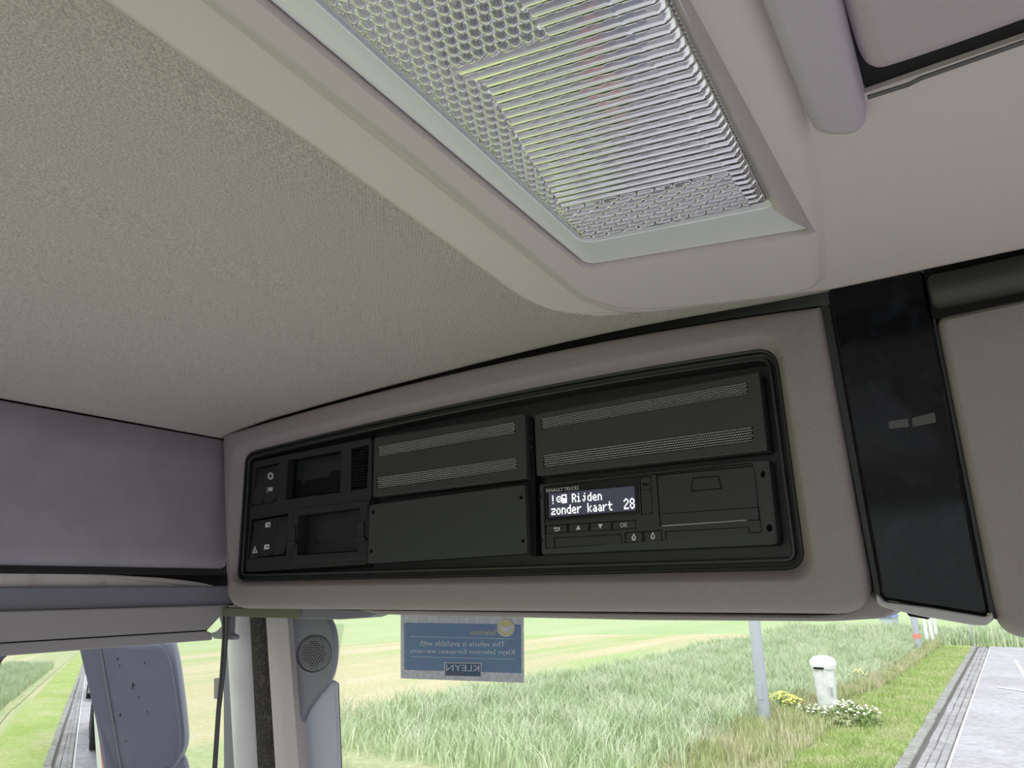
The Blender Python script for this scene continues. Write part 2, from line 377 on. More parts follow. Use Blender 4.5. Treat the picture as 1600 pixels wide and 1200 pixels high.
def sq_icon(v0):
    def f(p, q, tilt):
        mb = MB(); a = sub(q, .30, .74, v0, v0+.13); h = hsw(q, v0+.13, tilt)+.0012; o = [KP.at(u, h) for u in L2(KP, rpoly(a, 1, 2), h)]; mb.add(o, [tuple(range(len(o)))])
        o2 = mb.build('symbol', white_ink, p, flat=True)
        a = sub(q, .40, .66, v0+.05, v0+.10); h += .0002; mb = MB(); mb.add([KP.at(u, h) for u in L2(KP, [a[0], a[1], a[2]], h)], [(0, 1, 2)]); mb.build('symbol', black, p, flat=True)
    return f
def tri_icon(p, q, tilt):
    for s, m, d in ((1, white_ink, 0), (.62, black, .0003), (.3, white_ink, .0006)):
        h = -.0078+d; c = np.array(sub(q, .5, .5, .82, .82)[0]); mb = MB()
        mb.add([KP.at(u, h) for u in L2(KP, [c+np.array(t)*s for t in ((0, -6), (4.4, 4), (-4.6, 5))], h)], [(0, 1, 2)]); mb.build('symbol', m, p, flat=True)
def ring_icon(p, q, tilt):
    h = -.0115; c = np.array(sub(q, .5, .5, .30, .30)[0]); mb = MB()
    mb.loft([[KP.at(u, h) for u in L2(KP, [c+np.array((math.cos(a), math.sin(a)*1.25))*r for a in np.linspace(0, 6.28, 15)[:-1]], h)] for r in (4.6, 2.2)]); mb.build('symbol', dimwhite, p, flat=True, recalc=False)
    mb = MB(); c = np.array(sub(q, .5, .5, .70, .70)[0])
    for bx in ((-5, -5, 5.5, 1.5), (-4.6, -5, -2.2, 5)):
        mb.add([KP.at(u, h+.001) for u in L2(KP, [(c[0]+x, c[1]+y) for x, y in ((bx[0], bx[1]+1), (bx[2], bx[1]), (bx[2], bx[3]-.6), (bx[0], bx[3]))], h)], [(0, 1, 2, 3)])
    mb.build('symbol', dimwhite, p, flat=True, recalc=False)
rocker([(395, 733), (413, 729), (411, 785), (394, 788)], .002)
rocker([(414, 729), (433, 725), (430, 781), (412, 785)], .0008, [ring_icon])
rocker([(393, 814), (409, 811), (406, 868), (390, 871)], .001, [tri_icon])
rocker([(409.5, 811), (428, 808), (425, 866), (406.5, 868)], .001, [sq_icon(.12), sq_icon(.72)])
rocker([(428.5, 808), (447, 805), (444, 864), (425.5, 866)], .002)
vb = well(KP, ven, -.0112, .007, 1).build('vent', black_recess, sw)
for k in range(13):
    y = 706+k*4.35
    wedge(KP, [(552, y+.6), (570, y-2.6), (570, y-.8), (552, y+2.3)], (-.0148, -.0148, -.0120, -.0120), .002, .0002).build('slat', black, vb)
wedge(KP, [(549, 763), (571, 759), (573, 765), (549, 768)], (-.0145, -.0145, -.0100, -.0100), .003).build('vent_lip', black, vb)

# --- storage lids with perforated strips
def lid(name, px, strips, label, cols):
    t = thing(name, KP.at(KP.uv(*px[3])), label, 'storage lid', 'storage lids of the overhead console')
    pb = plate(KP, px, -.0060, .014, .0012, 4, 4).build('lid_panel', black2, t)
    cut(pb, [pcut(KP, s, 1, -.0085, .01, -.006) for s in strips])
    for s, nc in zip(strips, cols):
        g = plate(KP, s, -.0082, .001, .0001, 1).build('grille_backing', black_recess, t)
        nr = 6; mb = MB()
        for r_ in range(nr):
            for c_ in range(nc):
                u0 = (c_+.5*(r_ % 2)+.12)/(nc+.5); u1 = u0+.70/(nc+.5); v0 = (r_+.16)/nr; v1 = (r_+.72)/nr
                q = sub(s, u0, u1, v0, v1); lp = L2(KP, q, -.0070); mb.loft([[KP.at(p, -.0080) for p in lp], [KP.at(p, -.0070) for p in offset(lp, .0001)]], False, True)
        gm = mb.build('perforated_grille', meshm, t, flat=True); gm['kind'] = 'stuff'
    return t
lid('storage_lid', [(584, 684), (820, 646), (823, 748), (582, 777)], [[(590, 698), (805, 659), (806, 677), (590, 714)], [(589, 746), (808, 715), (809, 733), (588, 764)]], 'shorter black storage lid with two perforated strips, beside the switch unit', [62, 62])
lid('storage_lid', [(834, 647), (1186, 580), (1199, 704), (838, 744)], [[(845, 654), (1168, 597), (1169, 616), (846, 671)], [(848, 711), (1176, 666), (1177, 690), (849, 731)]], 'longer black storage lid with two perforated strips, above the tachograph', [84, 84])
# --- blanking plate
bp = thing('blanking_plate', KP.at(KP.uv(700, 870)), 'plain black blanking plate with four screw holes, left of the tachograph', 'plate')
pb = plate(KP, [(577, 789), (820, 757), (824, 865), (574, 881)], -.0065, .012, .0008, 3).build('plate_face', black2, bp)
sc = [(583, 800), (814, 777), (817, 845), (580, 861)]
def circ(c, r, k=12, e=1.25): return [(c[0]+r*math.cos(a), c[1]+r*e*math.sin(a)) for a in np.linspace(0, 2*math.pi, k+1)[:-1]]
cut(pb, [pcut(KP, circ(c, 2.6), 0, -.014, .01, -.0065, 0) for c in sc])
for c in sc: plate(KP, circ(c, 2.8), -.0125, .001, .0001, 0, 0).build('screw_hole', gapm, bp)

# --- tachograph
ta = thing('tachograph', KP.at(KP.uv(1020, 860)), 'black digital tachograph with small lit text display and printer door', 'tachograph')
tb = plate(KP, [(841, 756), (1190, 716), (1202, 718), (1216, 848), (1208, 852), (845, 867)], -.0095, .016, .0022, [4, 3, 3, 4, 3, 5], 3).build('mounting_frame', black2, ta)
ss = [(844, 775), (846, 845), (1192, 741), (1202, 825)]
cut(tb, [pcut(KP, circ(c, r), 0, -.02, .01, -.0095, 0) for c, r in zip(ss, (2.6, 2.4, 4.2, 4.8))]+[pcut(KP, [(849, 760), (1176, 723), (1191, 832), (852, 858)], 3, -.0125, .01, -.0095)])
for c, r in zip(ss, (2.8, 2.6, 4.4, 5)): plate(KP, circ(c, r), -.0165, .001, .0001, 0, 0).build('screw_hole', gapm, ta)
fb = plate(KP, [(850, 761), (1175, 724), (1190, 831), (853, 857)], -.0088, .0036, .0005, 3).build('front_body', black, ta)
slot1 = [(866, 841), (970, 835), (971, 849), (867, 855)]; slot2 = [(1040, 831), (1170, 824), (1171, 838), (1041, 846)]
door = [(1026, 743), (1178, 728), (1186, 812), (1032, 821)]
btn = [[(853, 822), (886, 819.5), (886, 831), (853, 833.5)], [(888, 819.5), (919, 817.5), (919, 829), (888, 831)], [(922, 817.5), (954, 815.5), (954, 827.5), (922, 829)], [(957, 815.5), (993, 813), (993, 825), (957, 827.5)]]
btn2 = [[(977, 833), (1003, 831), (1003, 846), (978, 848)], [(1006, 831), (1033, 829), (1034, 844), (1007, 846)]]
usb = [(1000, 747), (1016, 745), (1019, 801), (1003, 804)]
disp = [(849, 762), (996, 746), (998, 803), (852, 816)]
def grow(q, g):
    c = np.mean(q, 0); return [tuple(np.array(p)+np.sign(np.array(p)-c)*g) for p in q]
cut(fb, [pcut(KP, grow(q, 1), 1.5, -.0115, .01, -.0088) for q in [slot1, slot2, door, usb]+btn+btn2])
plate(KP, slot1, -.0096, .002, .0003, 1).build('card_slot', black, ta); plate(KP, slot2, -.0096, .002, .0003, 1).build('card_slot', black, ta)
for i, q in enumerate(btn+btn2):
    b = plate(KP, q, -.0084, .003, .0006, 2).build('button', black, ta); c = np.mean(q, 0); hh = -.0082
    def flat(pts, m=white_ink, h=hh):
        mb = MB(); mb.add([KP.at(u, h) for u in L2(KP, pts, h)], [tuple(range(len(pts)))]); return mb.build('symbol', m, b, flat=True)
    if i == 0:
        flat([c+np.array(p) for p in ((-5, -1.2), (-2.2, -3.2), (-2.2, .8))]); flat([c+np.array(p) for p in ((-2.2, -2), (5, -2.6), (5, -.9), (-2.2, -.4))])
        flat([c+np.array(p) for p in ((3.4, -1), (5, -1), (5, 3), (3.4, 3.2))]); flat([c+np.array(p) for p in ((-3, 2), (5, 1.4), (5, 3), (-3, 3.6))])
    elif i == 1: flat([c+np.array(p) for p in ((0, -4), (3.6, 3.2), (-3.6, 3.6))])
    elif i == 2: flat([c+np.array(p) for p in ((-3.6, -3.4), (3.6, -3.8), (0, 4))])
    elif i == 3: text('lettering', 'OK', [c+np.array(p) for p in ((-6, -3.2), (5.5, -3.9), (5.5, 3.1), (-6, 3.9))], KP, hh, white_ink, b)
    else:
        flat([c+np.array(p) for p in ((-1.2, -5.6), (1.2, -5.8), (1.2, -3.4), (-1.2, -3.2))]); flat(circ((c[0], c[1]+1), 3.4, 12, 1.3))
        flat([c+np.array(p) for p in (((-.8, -2), (.8, -2.2), (1.4, 1), (0, 4), (-1.4, 1)) if i == 4 else ((-.9, 3.6), (.9, 3.4), (1.6, -.6), (0, -2.4), (-1.6, -.6)))], black, hh+.0002)
dd = plate(KP, door, -.0082, .004, .0006, 4).build('printer_door', black, ta)
plate(KP, [(1034, 802.5), (1184, 792), (1184.5, 793), (1034, 803.7)], -.0080, .001, .0001, 0, 1).build('door_groove', gapm, dd)
hd = well(KP, [(1083, 747.5), (1122, 744.5), (1127, 763), (1080, 767)], -.0079, .001, 1).build('finger_grip', black_recess, dd)
plate(KP, [(1034, 820.5), (1166, 812.0), (1167, 813.8), (1034, 822.2)], -.0076, .0016, .0002, 0, 1).build('paper_edge', dimwhite, dd)['label'] = 'thin pale paper edge'
ub = plate(KP, usb, -.0084, .003, .0004, 1.5).build('port_cover', black, ta)
plate(KP, [(1004, 755), (1013, 754), (1013.5, 759), (1004.5, 760)], -.0082, .001, .0001, 0, 1).build('port_notch', gapm, ub)
plate(KP, [(1000.5, 765), (1016.5, 763.3), (1016.6, 764.3), (1000.6, 766)], -.0082, .001, .0001, 0, 1).build('port_notch', gapm, ub)
ds = plate(KP, disp, -.0078, .003, .0005, 2).build('display', mat('display_surround', (.008, .008, .01), .2), ta)
lit = emis('display_backlight', (.028, .029, .045), 1.0); litw = emis('display_dots', (1, 1, 1), .95)
scr = [(857, 771), (991, 759.5), (993, 797.5), (858.5, 808)]
plate(KP, scr, -.0076, .0006, .0001, 0, 1).build('screen', lit, ds)
text('lettering', 'RENAULT TRUCKS', [(853.5, 764.3), (904, 759.2), (904.3, 765.0), (853.8, 769.6)], KP, -.0073, white_ink, ds)
G = {'R': "1110 1001 1001 1110 1010 1001 1001", 'i': "010 000 110 010 010 010 111", 'j': "0010 0000 0110 0010 0010 1010 0100", 'd': "0001 0001 0111 1001 1001 1001 0111", 'e': "0000 0000 0110 1001 1111 1000 0111",
     'n': "0000 0000 1110 1001 1001 1001 1001", 'z': "0000 0000 1111 0001 0110 1000 1111", 'o': "0000 0000 0110 1001 1001 1001 0110", 'r': "0000 0000 1011 1100 1000 1000 1000", 'k': "1000 1000 1001 1010 1100 1010 1001",
     'a': "0000 0000 0110 0001 0111 1001 0111", 't': "0100 0100 1111 0100 0100 0100 0011", '2': "0110 1001 0001 0010 0100 1000 1111", '8': "0110 1001 1001 0110 1001 1001 0110", '!': "010 010 010 010 010 000 010",
     '@': "0000 01110 10001 10101 10001 01110 00000", '#': "11111 10001 10001 11111 11111 11011 11111", ' ': "0"}
def lcd(s, u0, v0, v1, pitch=.0600, cw=.0118):
    mb = MB()
    for i, ch in enumerate(s):
        rowsg = G[ch].split()
        for r_, row in enumerate(rowsg):
            for c_, b in enumerate(row):
                if b == '1':
                    a = u0+i*pitch+c_*cw; va = v0+(v1-v0)*r_/7; q = sub(scr, a, a+cw*1.02, va, va+(v1-v0)/7*1.02)
                    mb.add([KP.at(u, -.0073) for u in L2(KP, q, -.0073)], [(0, 1, 2, 3)])
    return mb.build('lettering', litw, ds, flat=True)
lcd('!@# Rijden', .03, .10, .46); lcd('zonder kaart', .025, .54, .92); lcd('28', .868, .48, .92, .070, .0140)

# ================================================================== CENTRE STRIP AND RIGHT-HAND CONSOLE
gp = thing('centre_panel', KP.at(KP.uv(1460, 950)), 'tall glossy black centre strip between the grey console and the grey storage door', 'panel')
G1 = [(1292, 452), (1443, 422), (1545, 964), (1378, 937)]
mb = MB(); lp = L2(KP, rpoly(G1, [8, 8, 10, 10], 4, 8), -.002)
profile(mb, KP, lp, [(0, -.03), (0, -.004), (.0005, -.0022), (.0012, -.0013), (.0020, -.0009)], True, True); mb.build('gloss_cover', gloss, gp, ang=60)
plate(KP, [(1281, 478), (1297, 474), (1378, 936), (1366, 925)], -.006, .03, .001, 1).build('edge_strip', black2, gp)
plate(KP, [(1446, 447), (1458, 452), (1462, 500), (1557, 968), (1546, 966)], -.004, .03, .001, 1).build('edge_strip', black2, gp)
plate(KP, [(1368, 928), (1376, 934), (1380, 940), (1450, 949), (1540, 964), (1549, 956), (1553, 968), (1541, 978), (1520, 977), (1440, 963), (1382, 950), (1370, 943)], .003, .02, .0012, [2, 2, 6, 2, 4, 3, 3, 6, 6, 2, 8, 3]).build('lower_rim', mat('pale_rim', (.48, .47, .49), .25), gp)['label'] = 'pale satin lower rim'
plate(KP, [(1414, 955), (1452, 962), (1450, 968), (1420, 963)], -.006, .01, .001, 1).build('sensor', gapm, gp)
for q in ([(1388, 658), (1419, 654), (1420, 667), (1389, 670)], [(1425, 653), (1460, 644), (1463, 660), (1426, 667)]):
    plate(KP, q, .0001, .0006, .0001, 1, 1).build('painted_reflection', mat('reflection_grey', (.085, .083, .083), .25), gp)['label'] = 'small grey plate standing in for a reflection in the gloss'  # grey plates painted in as reflections of what lies behind the camera
rc = thing('storage_door', KP.at(KP.uv(1600, 990)), 'grey grained storage door at the right, under a dark rolled top edge', 'storage door')
mb = MB(); lp = L2(KP, rpoly([(1459, 492), (1606, 459), (2150, 330), (2150, 1010), (1600, 999), (1568, 988), (1551, 960)], [20, 2, 2, 2, 16, 20, 24], 4, 3), -.001)
profile(mb, KP, lp, [(0, -.05), (0, -.009), (.0012, -.005), (.003, -.0025), (.0055, -.001)], True, True); mb.build('door_skin', gvinyl, rc, ang=60)
mb = MB(); loops = []
for x in (-.0125, -.0115, -.009, .3, .7):
    k = {-.0125: .6, -.0115: .85}.get(x, 1); loops.append([(x, .497-.011*k*math.cos(a), .1805+.0115*k*math.sin(a)) for a in np.linspace(-math.pi, math.pi, 21)[:-1]])
mb.loft(loops, True, True); mb.build('rolled_edge', mat('dark_grey_roll', (.055, .052, .05), .38, bumps=[('noise', 1800, .0002)]), rc)
mb = MB(); mb.box(-.0135, .7, .5, .53, .165, .205); mb.build('shadow_gap', gapm, rc)

# ================================================================== ROOF PANEL WITH LAMP AND HATCH
MP = PZ(.170)
rpn = thing('roof_panel', (-.05, .2, .17), 'smooth beige plastic roof panel holding the reading lamp and roof hatch', 'roof panel')
FLG = PZ(.178)
lo = np.concatenate([[(-.19, -.35)], [FLG.uv(*p) for p in rpoly([(150, 0), (500, 243), (838, 487), (935, 497), (1010, 490), (800, 250), (600, 0)], [1, 40, 60, 10, 1, 1, 1], 6)[4:-3]], [(-.10, -.35)]])
mb = MB(); profile(mb, FLG, lo, [(0, -.03), (0, -.003), (.0015, -.0008), (.004, 0)], True, True); mb.build('outer_flange', beige2, rpn, ang=60)
vis = rpoly([(267, 0), (905, 485), (975, 507), (1100, 492), (1300, 467), (1454, 435), (1600, 405)], [1, 14, 60, 30, 30, 20, 1], 6)
vis = [MP.uv(*p) for p in vis[6:-6]]
lo = np.array([(-.160, -.35)]+list(vis)+[(.7, .455), (.7, -.35)])
mb = MB(); profile(mb, MP, lo, [(0, -.042), (0, -.010), (.0012, -.0066), (.004, -.0046), (.008, -.004)], True, True)
main = mb.build('panel_shell', beige, rpn, ang=60)
hatch = [(1312, -2), (1352, 159), (1600, 75), (2300, -180), (2300, -900), (1290, -60)]
LC = np.array([(-.150, -.05), (-.1665, .316), (-.052, .3475), (-.0485, -.05)])
def rp2(c, r, n=5, s=1):  # rounded polygon in metres
    return np.array(rpoly(c, r, n, s))
lc = rp2(LC, [.001, .008, .006, .001])
hp = [(-.0135, -.3), (-.0135, .196), tuple(MP.uv(1353, 160)), tuple(MP.uv(1600, 76)), (.12, .256), (.6, .26), (.6, -.3)]
mb2 = MB(); mb2.loft([[MP.at(q, -.08) for q in hp], [MP.at(q, .05) for q in hp]], True, True)
mb3 = MB(); mb3.loft([[MP.at(q, -.08) for q in lc], [MP.at(q, .05) for q in lc]], True, True)
cut(main, [mb2, mb3])
# plateau around the lamp
pt = [(-.17, -.34)]+[tuple(np.array(p)) for p in [MP.uv(300, 0), MP.uv(620, 240), MP.uv(905, 470), MP.uv(975, 490), MP.uv(1100, 481), MP.uv(1240, 464), MP.uv(1290, 448), MP.uv(1285, 330), MP.uv(1262, 205), MP.uv(1222, 100), MP.uv(1183, 0)]]+[(-.033, -.34)]
pt = rp2(pt, [.001, .01, .01, .01, .02, .01, .01, .014, .02, .02, .01, .01, .001], 5)
mb = MB(); profile(mb, MP, pt, [(-.002, -.008), (-.001, -.0040), (.001, -.0026), (.003, -.0008), (.006, 0)], True, True); plat = mb.build('lamp_surround', beige, rpn, ang=60)
mb4 = MB(); mb4.loft([[MP.at(q, -.08) for q in lc], [MP.at(q, .05) for q in lc]], True, True); cut(plat, [mb4])
# raised rib beside the hatch
rb = [(-.033, -.34)]+[tuple(MP.uv(*p)) for p in ((1188, 0), (1240, 130), (1272, 207), (1332, 209), (1357, 190), (1310, 0))]+[(-.0135, -.34)]
rb = rp2(rb, [.001, .01, .01, .006, .008, .006, .01, .001], 5)
mb = MB(); profile(mb, MP, rb, [(-.001, -.006), (0, -.002), (.0006, .0006), (.002, .002), (.004, .0024)], True, True); mb.build('raised_rib', mauve, rpn, ang=60)['label'] = 'mauve-tinted raised rib beside the hatch'
# hatch
ht = thing('roof_hatch', (.1, .15, .18), 'mauve-beige roof hatch blind behind a black gap, top right', 'hatch')
mb = MB(); mb.box(-.0134, .6, -.3, .262, .176, .200); bk = mb.build('hatch_well', gapm, ht)
HP = PZ(.174)
hb = rp2([(-.0125, -.3), tuple(HP.uv(1343, 96)), tuple(HP.uv(1362, 113)), tuple(HP.uv(1400, 104)), tuple(HP.uv(1600, 35)), (.12, .243), (.6, .25), (.6, -.3)], [.001, .012, .012, .02, .02, .02, .001, .001], 5)
mb = MB(); profile(mb, HP, hb, [(0, -.004), (.0005, -.0015), (.002, .0004), (.004, .0014), (.007, .0020)], True, True); mb.build('blind', mat('hatch_blind_plastic', (.44, .37, .40), .5, bumps=[('noise', 1500, .0002)]), ht, ang=60)
pts = [MP.at(MP.uv(*p), -.001) for p in ((1356, 156), (1420, 136), (1440, 126), (1600, 70), (1900, -38))]
MB().tube(pts, .0008, 6).build('guide_rail', mat('dark_rail', (.12, .12, .115), .3, .4), ht)

# lamp
lamp = thing('roof_lamp', (-.10, .17, .17), 'rectangular roof lamp with ribbed clear lens in a silver bezel', 'lamp')
LF = PZ(.1615); LB = PZ(.168)
b0 = np.array([LB.uv(*p) for p in ((490, 0), (912, 381), (1206, 323), (1054, 0))])
def ext(a, b, y): t = (y-a[1])/(b[1]-a[1]); return a+(b-a)*t
base = np.array([ext(b0[0], b0[1], -.04), b0[1], b0[2], ext(b0[3], b0[2], -.04)])
mb = MB(); li = rp2(base, [.001, .008, .004, .001]); lor = lc
mb.loft([[MP.at(q, h) for q in L] for L, h in ((offset(lor, .0003), -.012), (offset(lor, .0003), -.0045), (offset(lor, .0008), -.0035), (offset(lor, .002), -.0028), (offset(li, -.0012), .0016), (offset(li, -.0004), .0020), (li, .0018), (li, -.012))])
mb.build('bezel', silver, lamp, ang=40)
a, b, c, d = base[3]+np.array([.0004, 0]), base[2]+np.array([.0004, .0015]), np.array([-.0516, .3462]), np.array([-.0480, -.048])
mb = MB(); mb.loft([[(p[0], p[1], z) for p, z in ((a, .1700), (b, .1700))], [(p[0], p[1], z) for p, z in ((a, .1672), (b, .1672))], [(p[0], p[1], z) for p, z in ((a*.75+d*.25, .1669), (b*.75+c*.25, .1669))], [(p[0], p[1], z) for p, z in ((d, .1699), (c, .1699))], [(p[0], p[1], .178) for p in (d, c)]], closed=False); mb.build('bezel_side', beige, lamp)['label'] = 'beige side of the lamp recess'
# ribbed lens: measured relief (rib field, dot field, brick field)
f0 = np.array([LF.uv(*p) for p in ((492, 0), (911, 379), (1201, 322), (1040, 0))])
face = np.array([ext(f0[0], f0[1], -.038), f0[1], f0[2], ext(f0[3], f0[2], -.038)])
NU, NV = 190, 640
uu, vv = np.meshgrid(np.linspace(0, 1, NU), np.linspace(0, 1, NV))
X = (1-vv)*((1-uu)*face[0, 0]+uu*face[3, 0])+vv*((1-uu)*face[1, 0]+uu*face[2, 0])
Y = (1-vv)*((1-uu)*face[0, 1]+uu*face[3, 1])+vv*((1-uu)*face[1, 1]+uu*face[2, 1])
Ls = Y-(.22*(X+.10))                       # along the lamp, square to its front edge
Lm = X+.10
p1 = .0045; rib = np.sqrt(np.clip(1-(((Ls/p1) % 1)*2-1)**2, 0, 1))*.0007
pd = .0040; r_ = np.floor(Ls/pd); a_ = ((Lm/pd+.5*(r_ % 2)) % 1)-.5; b_ = ((Ls/pd) % 1)-.5
dots = np.clip(1-(a_**2+b_**2)*4, 0, 1)**.5*.0015
pb2 = .0032; r2 = np.floor(Ls/pb2); a2 = np.abs((((Lm/.0075)+.5*(r2 % 2)) % 1)-.5)*2; b2 = np.abs(((Ls/pb2) % 1)-.5)*2
brick = np.clip(np.minimum((1-a2)*3.2, (1-b2)*1.6), 0, 1)**.6*.0012
fz = (uu > .965)
inB = (Ls > .148) & (Ls < .247)
left = np.interp(Ls, [.148, .16, .20, .247], [-.022, -.0165, -.026, -.036])
relief = np.where(Ls > .247, brick, np.where(inB & (Lm > left), rib, np.where(Lm > .012, rib, dots)))
relief = np.where((Lm > .033), rib*.8, relief)
relief[0, :] = relief[-1, :] = 0; relief[:, 0] = relief[:, -1] = 0
edge = np.minimum(np.minimum(uu, 1-uu)*.09, (1-vv)*.32); Z = .1622+.0035*np.clip(1-edge/.004, 0, 1)**2-relief
mb = MB(); vtx = np.stack([X, Y, Z], -1).reshape(-1, 3); idx = np.arange(NU*NV).reshape(NV, NU)
fc = np.stack([idx[:-1, :-1], idx[:-1, 1:], idx[1:, 1:], idx[1:, :-1]], -1).reshape(-1, 4)
mb.v = [tuple(p) for p in vtx.tolist()]; mb.f = [tuple(q) for q in fc.tolist()]
lm = bpy.data.materials.new('lamp_lens'); lm.use_nodes = True; t = lm.node_tree; t.nodes.clear()
mo = t.nodes.new('ShaderNodeOutputMaterial'); g1 = t.nodes.new('ShaderNodeBsdfGlass'); g1.inputs['IOR'].default_value = 1.45; g1.inputs['Roughness'].default_value = .06
tr = t.nodes.new('ShaderNodeBsdfTransparent'); gl = t.nodes.new('ShaderNodeBsdfGlossy'); gl.inputs['Roughness'].default_value = .12; tl = t.nodes.new('ShaderNodeBsdfDiffuse'); tl.inputs[0].default_value = (.75, .76, .82, 1)
m1 = t.nodes.new('ShaderNodeMixShader'); m2 = t.nodes.new('ShaderNodeMixShader'); m1.inputs[0].default_value = .30; m2.inputs[0].default_value = .07
t.links.new(g1.outputs[0], m1.inputs[1]); t.links.new(gl.outputs[0], m1.inputs[2]); t.links.new(m1.outputs[0], m2.inputs[1]); t.links.new(tl.outputs[0], m2.inputs[2]); t.links.new(m2.outputs[0], mo.inputs[0])
mb.build('lens', lm, lamp, ang=40, recalc=False)
# lens side wall with upright flutes on the hatch side
mb = MB(); e0 = face[3]; e1 = face[2]; nfl = 150; dirv = (e1-e0)/np.linalg.norm(e1-e0); nv = np.array([dirv[1], -dirv[0]]); top = []; bot = []
g0, g1_ = base[3], base[2]
for k in range(nfl*4+1):
    t_ = k/(nfl*4); d = .0004*math.cos(2*math.pi*k/4)
    a = e0+(e1-e0)*t_+nv*d; b = g0+(g1_-g0)*t_+nv*d; bot.append((a[0], a[1], .1645)); top.append((b[0], b[1], .1700))
mb.loft([bot, top], closed=False)
a, b, c, d = face[1], face[2], base[2], base[1]
mb.add([(a[0], a[1], .1650), (b[0], b[1], .1650), (c[0], c[1], .1695), (d[0], d[1], .1695)], [(0, 1, 2, 3)])
a, b, c, d = face[0], face[1], base[1], base[0]
mb.add([(a[0], a[1], .1650), (b[0], b[1], .1650), (c[0], c[1], .1695), (d[0], d[1], .1695)], [(0, 1, 2, 3)])
mb.build('lens_wall', lm, lamp, ang=20, recalc=False)
# reflector tray, bulbs and coloured wiring seen blurred through the lens
refl = mat('reflector', (.80, .80, .84), .3, .3)
mb = MB(); mb.box(-.162, -.052, -.045, .34, .196, .198); mb.build('reflector', refl, lamp)
for x, y, s, m, lb in ((-.113, .155, (.014, .006), mat('lamp_dark_holder', (.03, .03, .035), .5), 'dark bulb holder'), (-.088, .166, (.010, .004), MATS['lamp_dark_holder'], 'dark bulb holder'),
                       (-.100, .205, (.007, .005), mat('lamp_red', (.75, .12, .07), .4), 'red part inside the lamp'), (-.103, .222, (.004, .012), mat('lamp_orange', (.9, .45, .2), .4), 'orange part inside the lamp'),
                       (-.118, .208, (.010, .016), mat('lamp_olive', (.20, .24, .08), .5), 'olive part inside the lamp'), (-.086, .200, (.007, .005), mat('lamp_blue', (.10, .11, .28), .5), 'blue part inside the lamp')):
    mb = MB(); mb.loft([[(x+s[0]*k*math.cos(a), y+s[1]*k*math.sin(a), z) for a in np.linspace(0, 2*math.pi, 17)[:-1]] for k, z in ((1.35, .196), (1.35, .178), (1.2, .174), (.6, .172))], True, True); mb.build('bulb_holder' if 'dark' in lb else 'bulb', m, lamp)['label'] = lb

# ================================================================== WINDSCREEN PILLAR
pil = thing('pillar_trim', (-.80, .6, -.3), 'grey windscreen pillar trim with round tweeter grille, left of the windscreen', 'pillar trim')
def column(name, tl, tr, br, bl, Yp, bulge, m, depth=.03, nseg=10, rows=12, shape=None):
    """vertical strip between pixel edges, rounded in section"""
    P_ = PY(Yp); mb = MB(); loops = []
    for k in range(rows+1):
        t_ = k/rows*1.9
        a = np.array(tl)*(1-t_)+np.array(bl)*t_; b = np.array(tr)*(1-t_)+np.array(br)*t_
        A = P_.at(P_.uv(*a)); B = P_.at(P_.uv(*b)); lp = []
        for j in range(nseg+1):
            s = j/nseg; h = (shape(s) if shape else math.sin(math.pi*s)**.6)*bulge; lp.append(A+(B-A)*s+np.array([.0, -h, 0]))
        lp += [B+np.array([0, depth, 0]), A+np.array([0, depth, 0])]; loops.append(lp)
    mb.loft(loops, True, True); return mb.build(name, m, pil, ang=50)
column('rubber_channel', (349, 962), (368, 962), (374, 1200), (350, 1200), .60, .003, doorg, .03)
column('pale_moulding', (356, 960), (392, 962), (405, 1200), (371, 1200), .585, .014, pillar_l, .04)
column('flocked_seal', (389, 962), (419, 964), (433, 1200), (402, 1200), .592, .009, fuzzy, .04)
column('trim_strip', (416, 964), (450, 966), (468, 1200), (431, 1200), .578, .006, pillar_t, .04, shape=lambda s: min(1, s*6, (1-s)*2.2+.15))
PP = PY(.585)
sp = rpoly([(446, 955), (500, 955), (517, 970), (524, 1000), (522, 1040), (513, 1066), (488, 1094), (472, 1119), (467, 1150), (470, 1200), (482, 1420), (478, 1420), (462, 1180), (455, 1065)], [2, 10, 14, 20, 20, 14, 14, 20, 20, 20, 2, 2, 20, 20], 4)
mb = MB(); lp = L2(PP, sp); profile(mb, PP, lp, [(0, -.006), (0, -.004), (.001, -.0012), (.003, 0)], True, True)
cov = mb.build('tweeter_cover', pillar_d, pil, ang=50)
gc = (490.5, 1021)
cut(cov, [pcut(PP, [(gc[0]+28*math.cos(a)-2*math.sin(a), gc[1]+30*math.sin(a)) for a in np.linspace(0, 2*math.pi, 33)[:-1]], 0, -.0035, .02, 0, 0)])
def el(r): return [(gc[0]+26.2*r*math.cos(a)-2*math.sin(a), gc[1]+28.2*r*math.sin(a)) for a in np.linspace(0, 2*math.pi, 33)[:-1]]
grl = MB(); profile(grl, PP, L2(PP, el(1)), [(0, -.004), (0, -.0012), (.001, -.0004), (.003, 0)], True, True)
gr = grl.build('tweeter_grille', mat('tweeter_grille_plastic', (.20, .20, .23), .5), pil, ang=50)
hm = MB()
for j in range(-8, 9):
    for i in range(-6, 7):
        x = i*4.4+(2.2 if j % 2 else 0); y = j*3.1
        rr = math.hypot(x/24, y/26)
        if rr < 1:
            s = 1.25 if rr < .75 else .75; lp = L2(PP, [(gc[0]+x+s*math.cos(a), gc[1]+y+s*math.sin(a)) for a in np.linspace(0, 6.283, 7)[:-1]]); hm.loft([[PP.at(q, h) for q in lp] for h in (-.001, .00015)], False, True)
ho = hm.build('grille_holes', gapm, gr, flat=True); ho['kind'] = 'stuff'
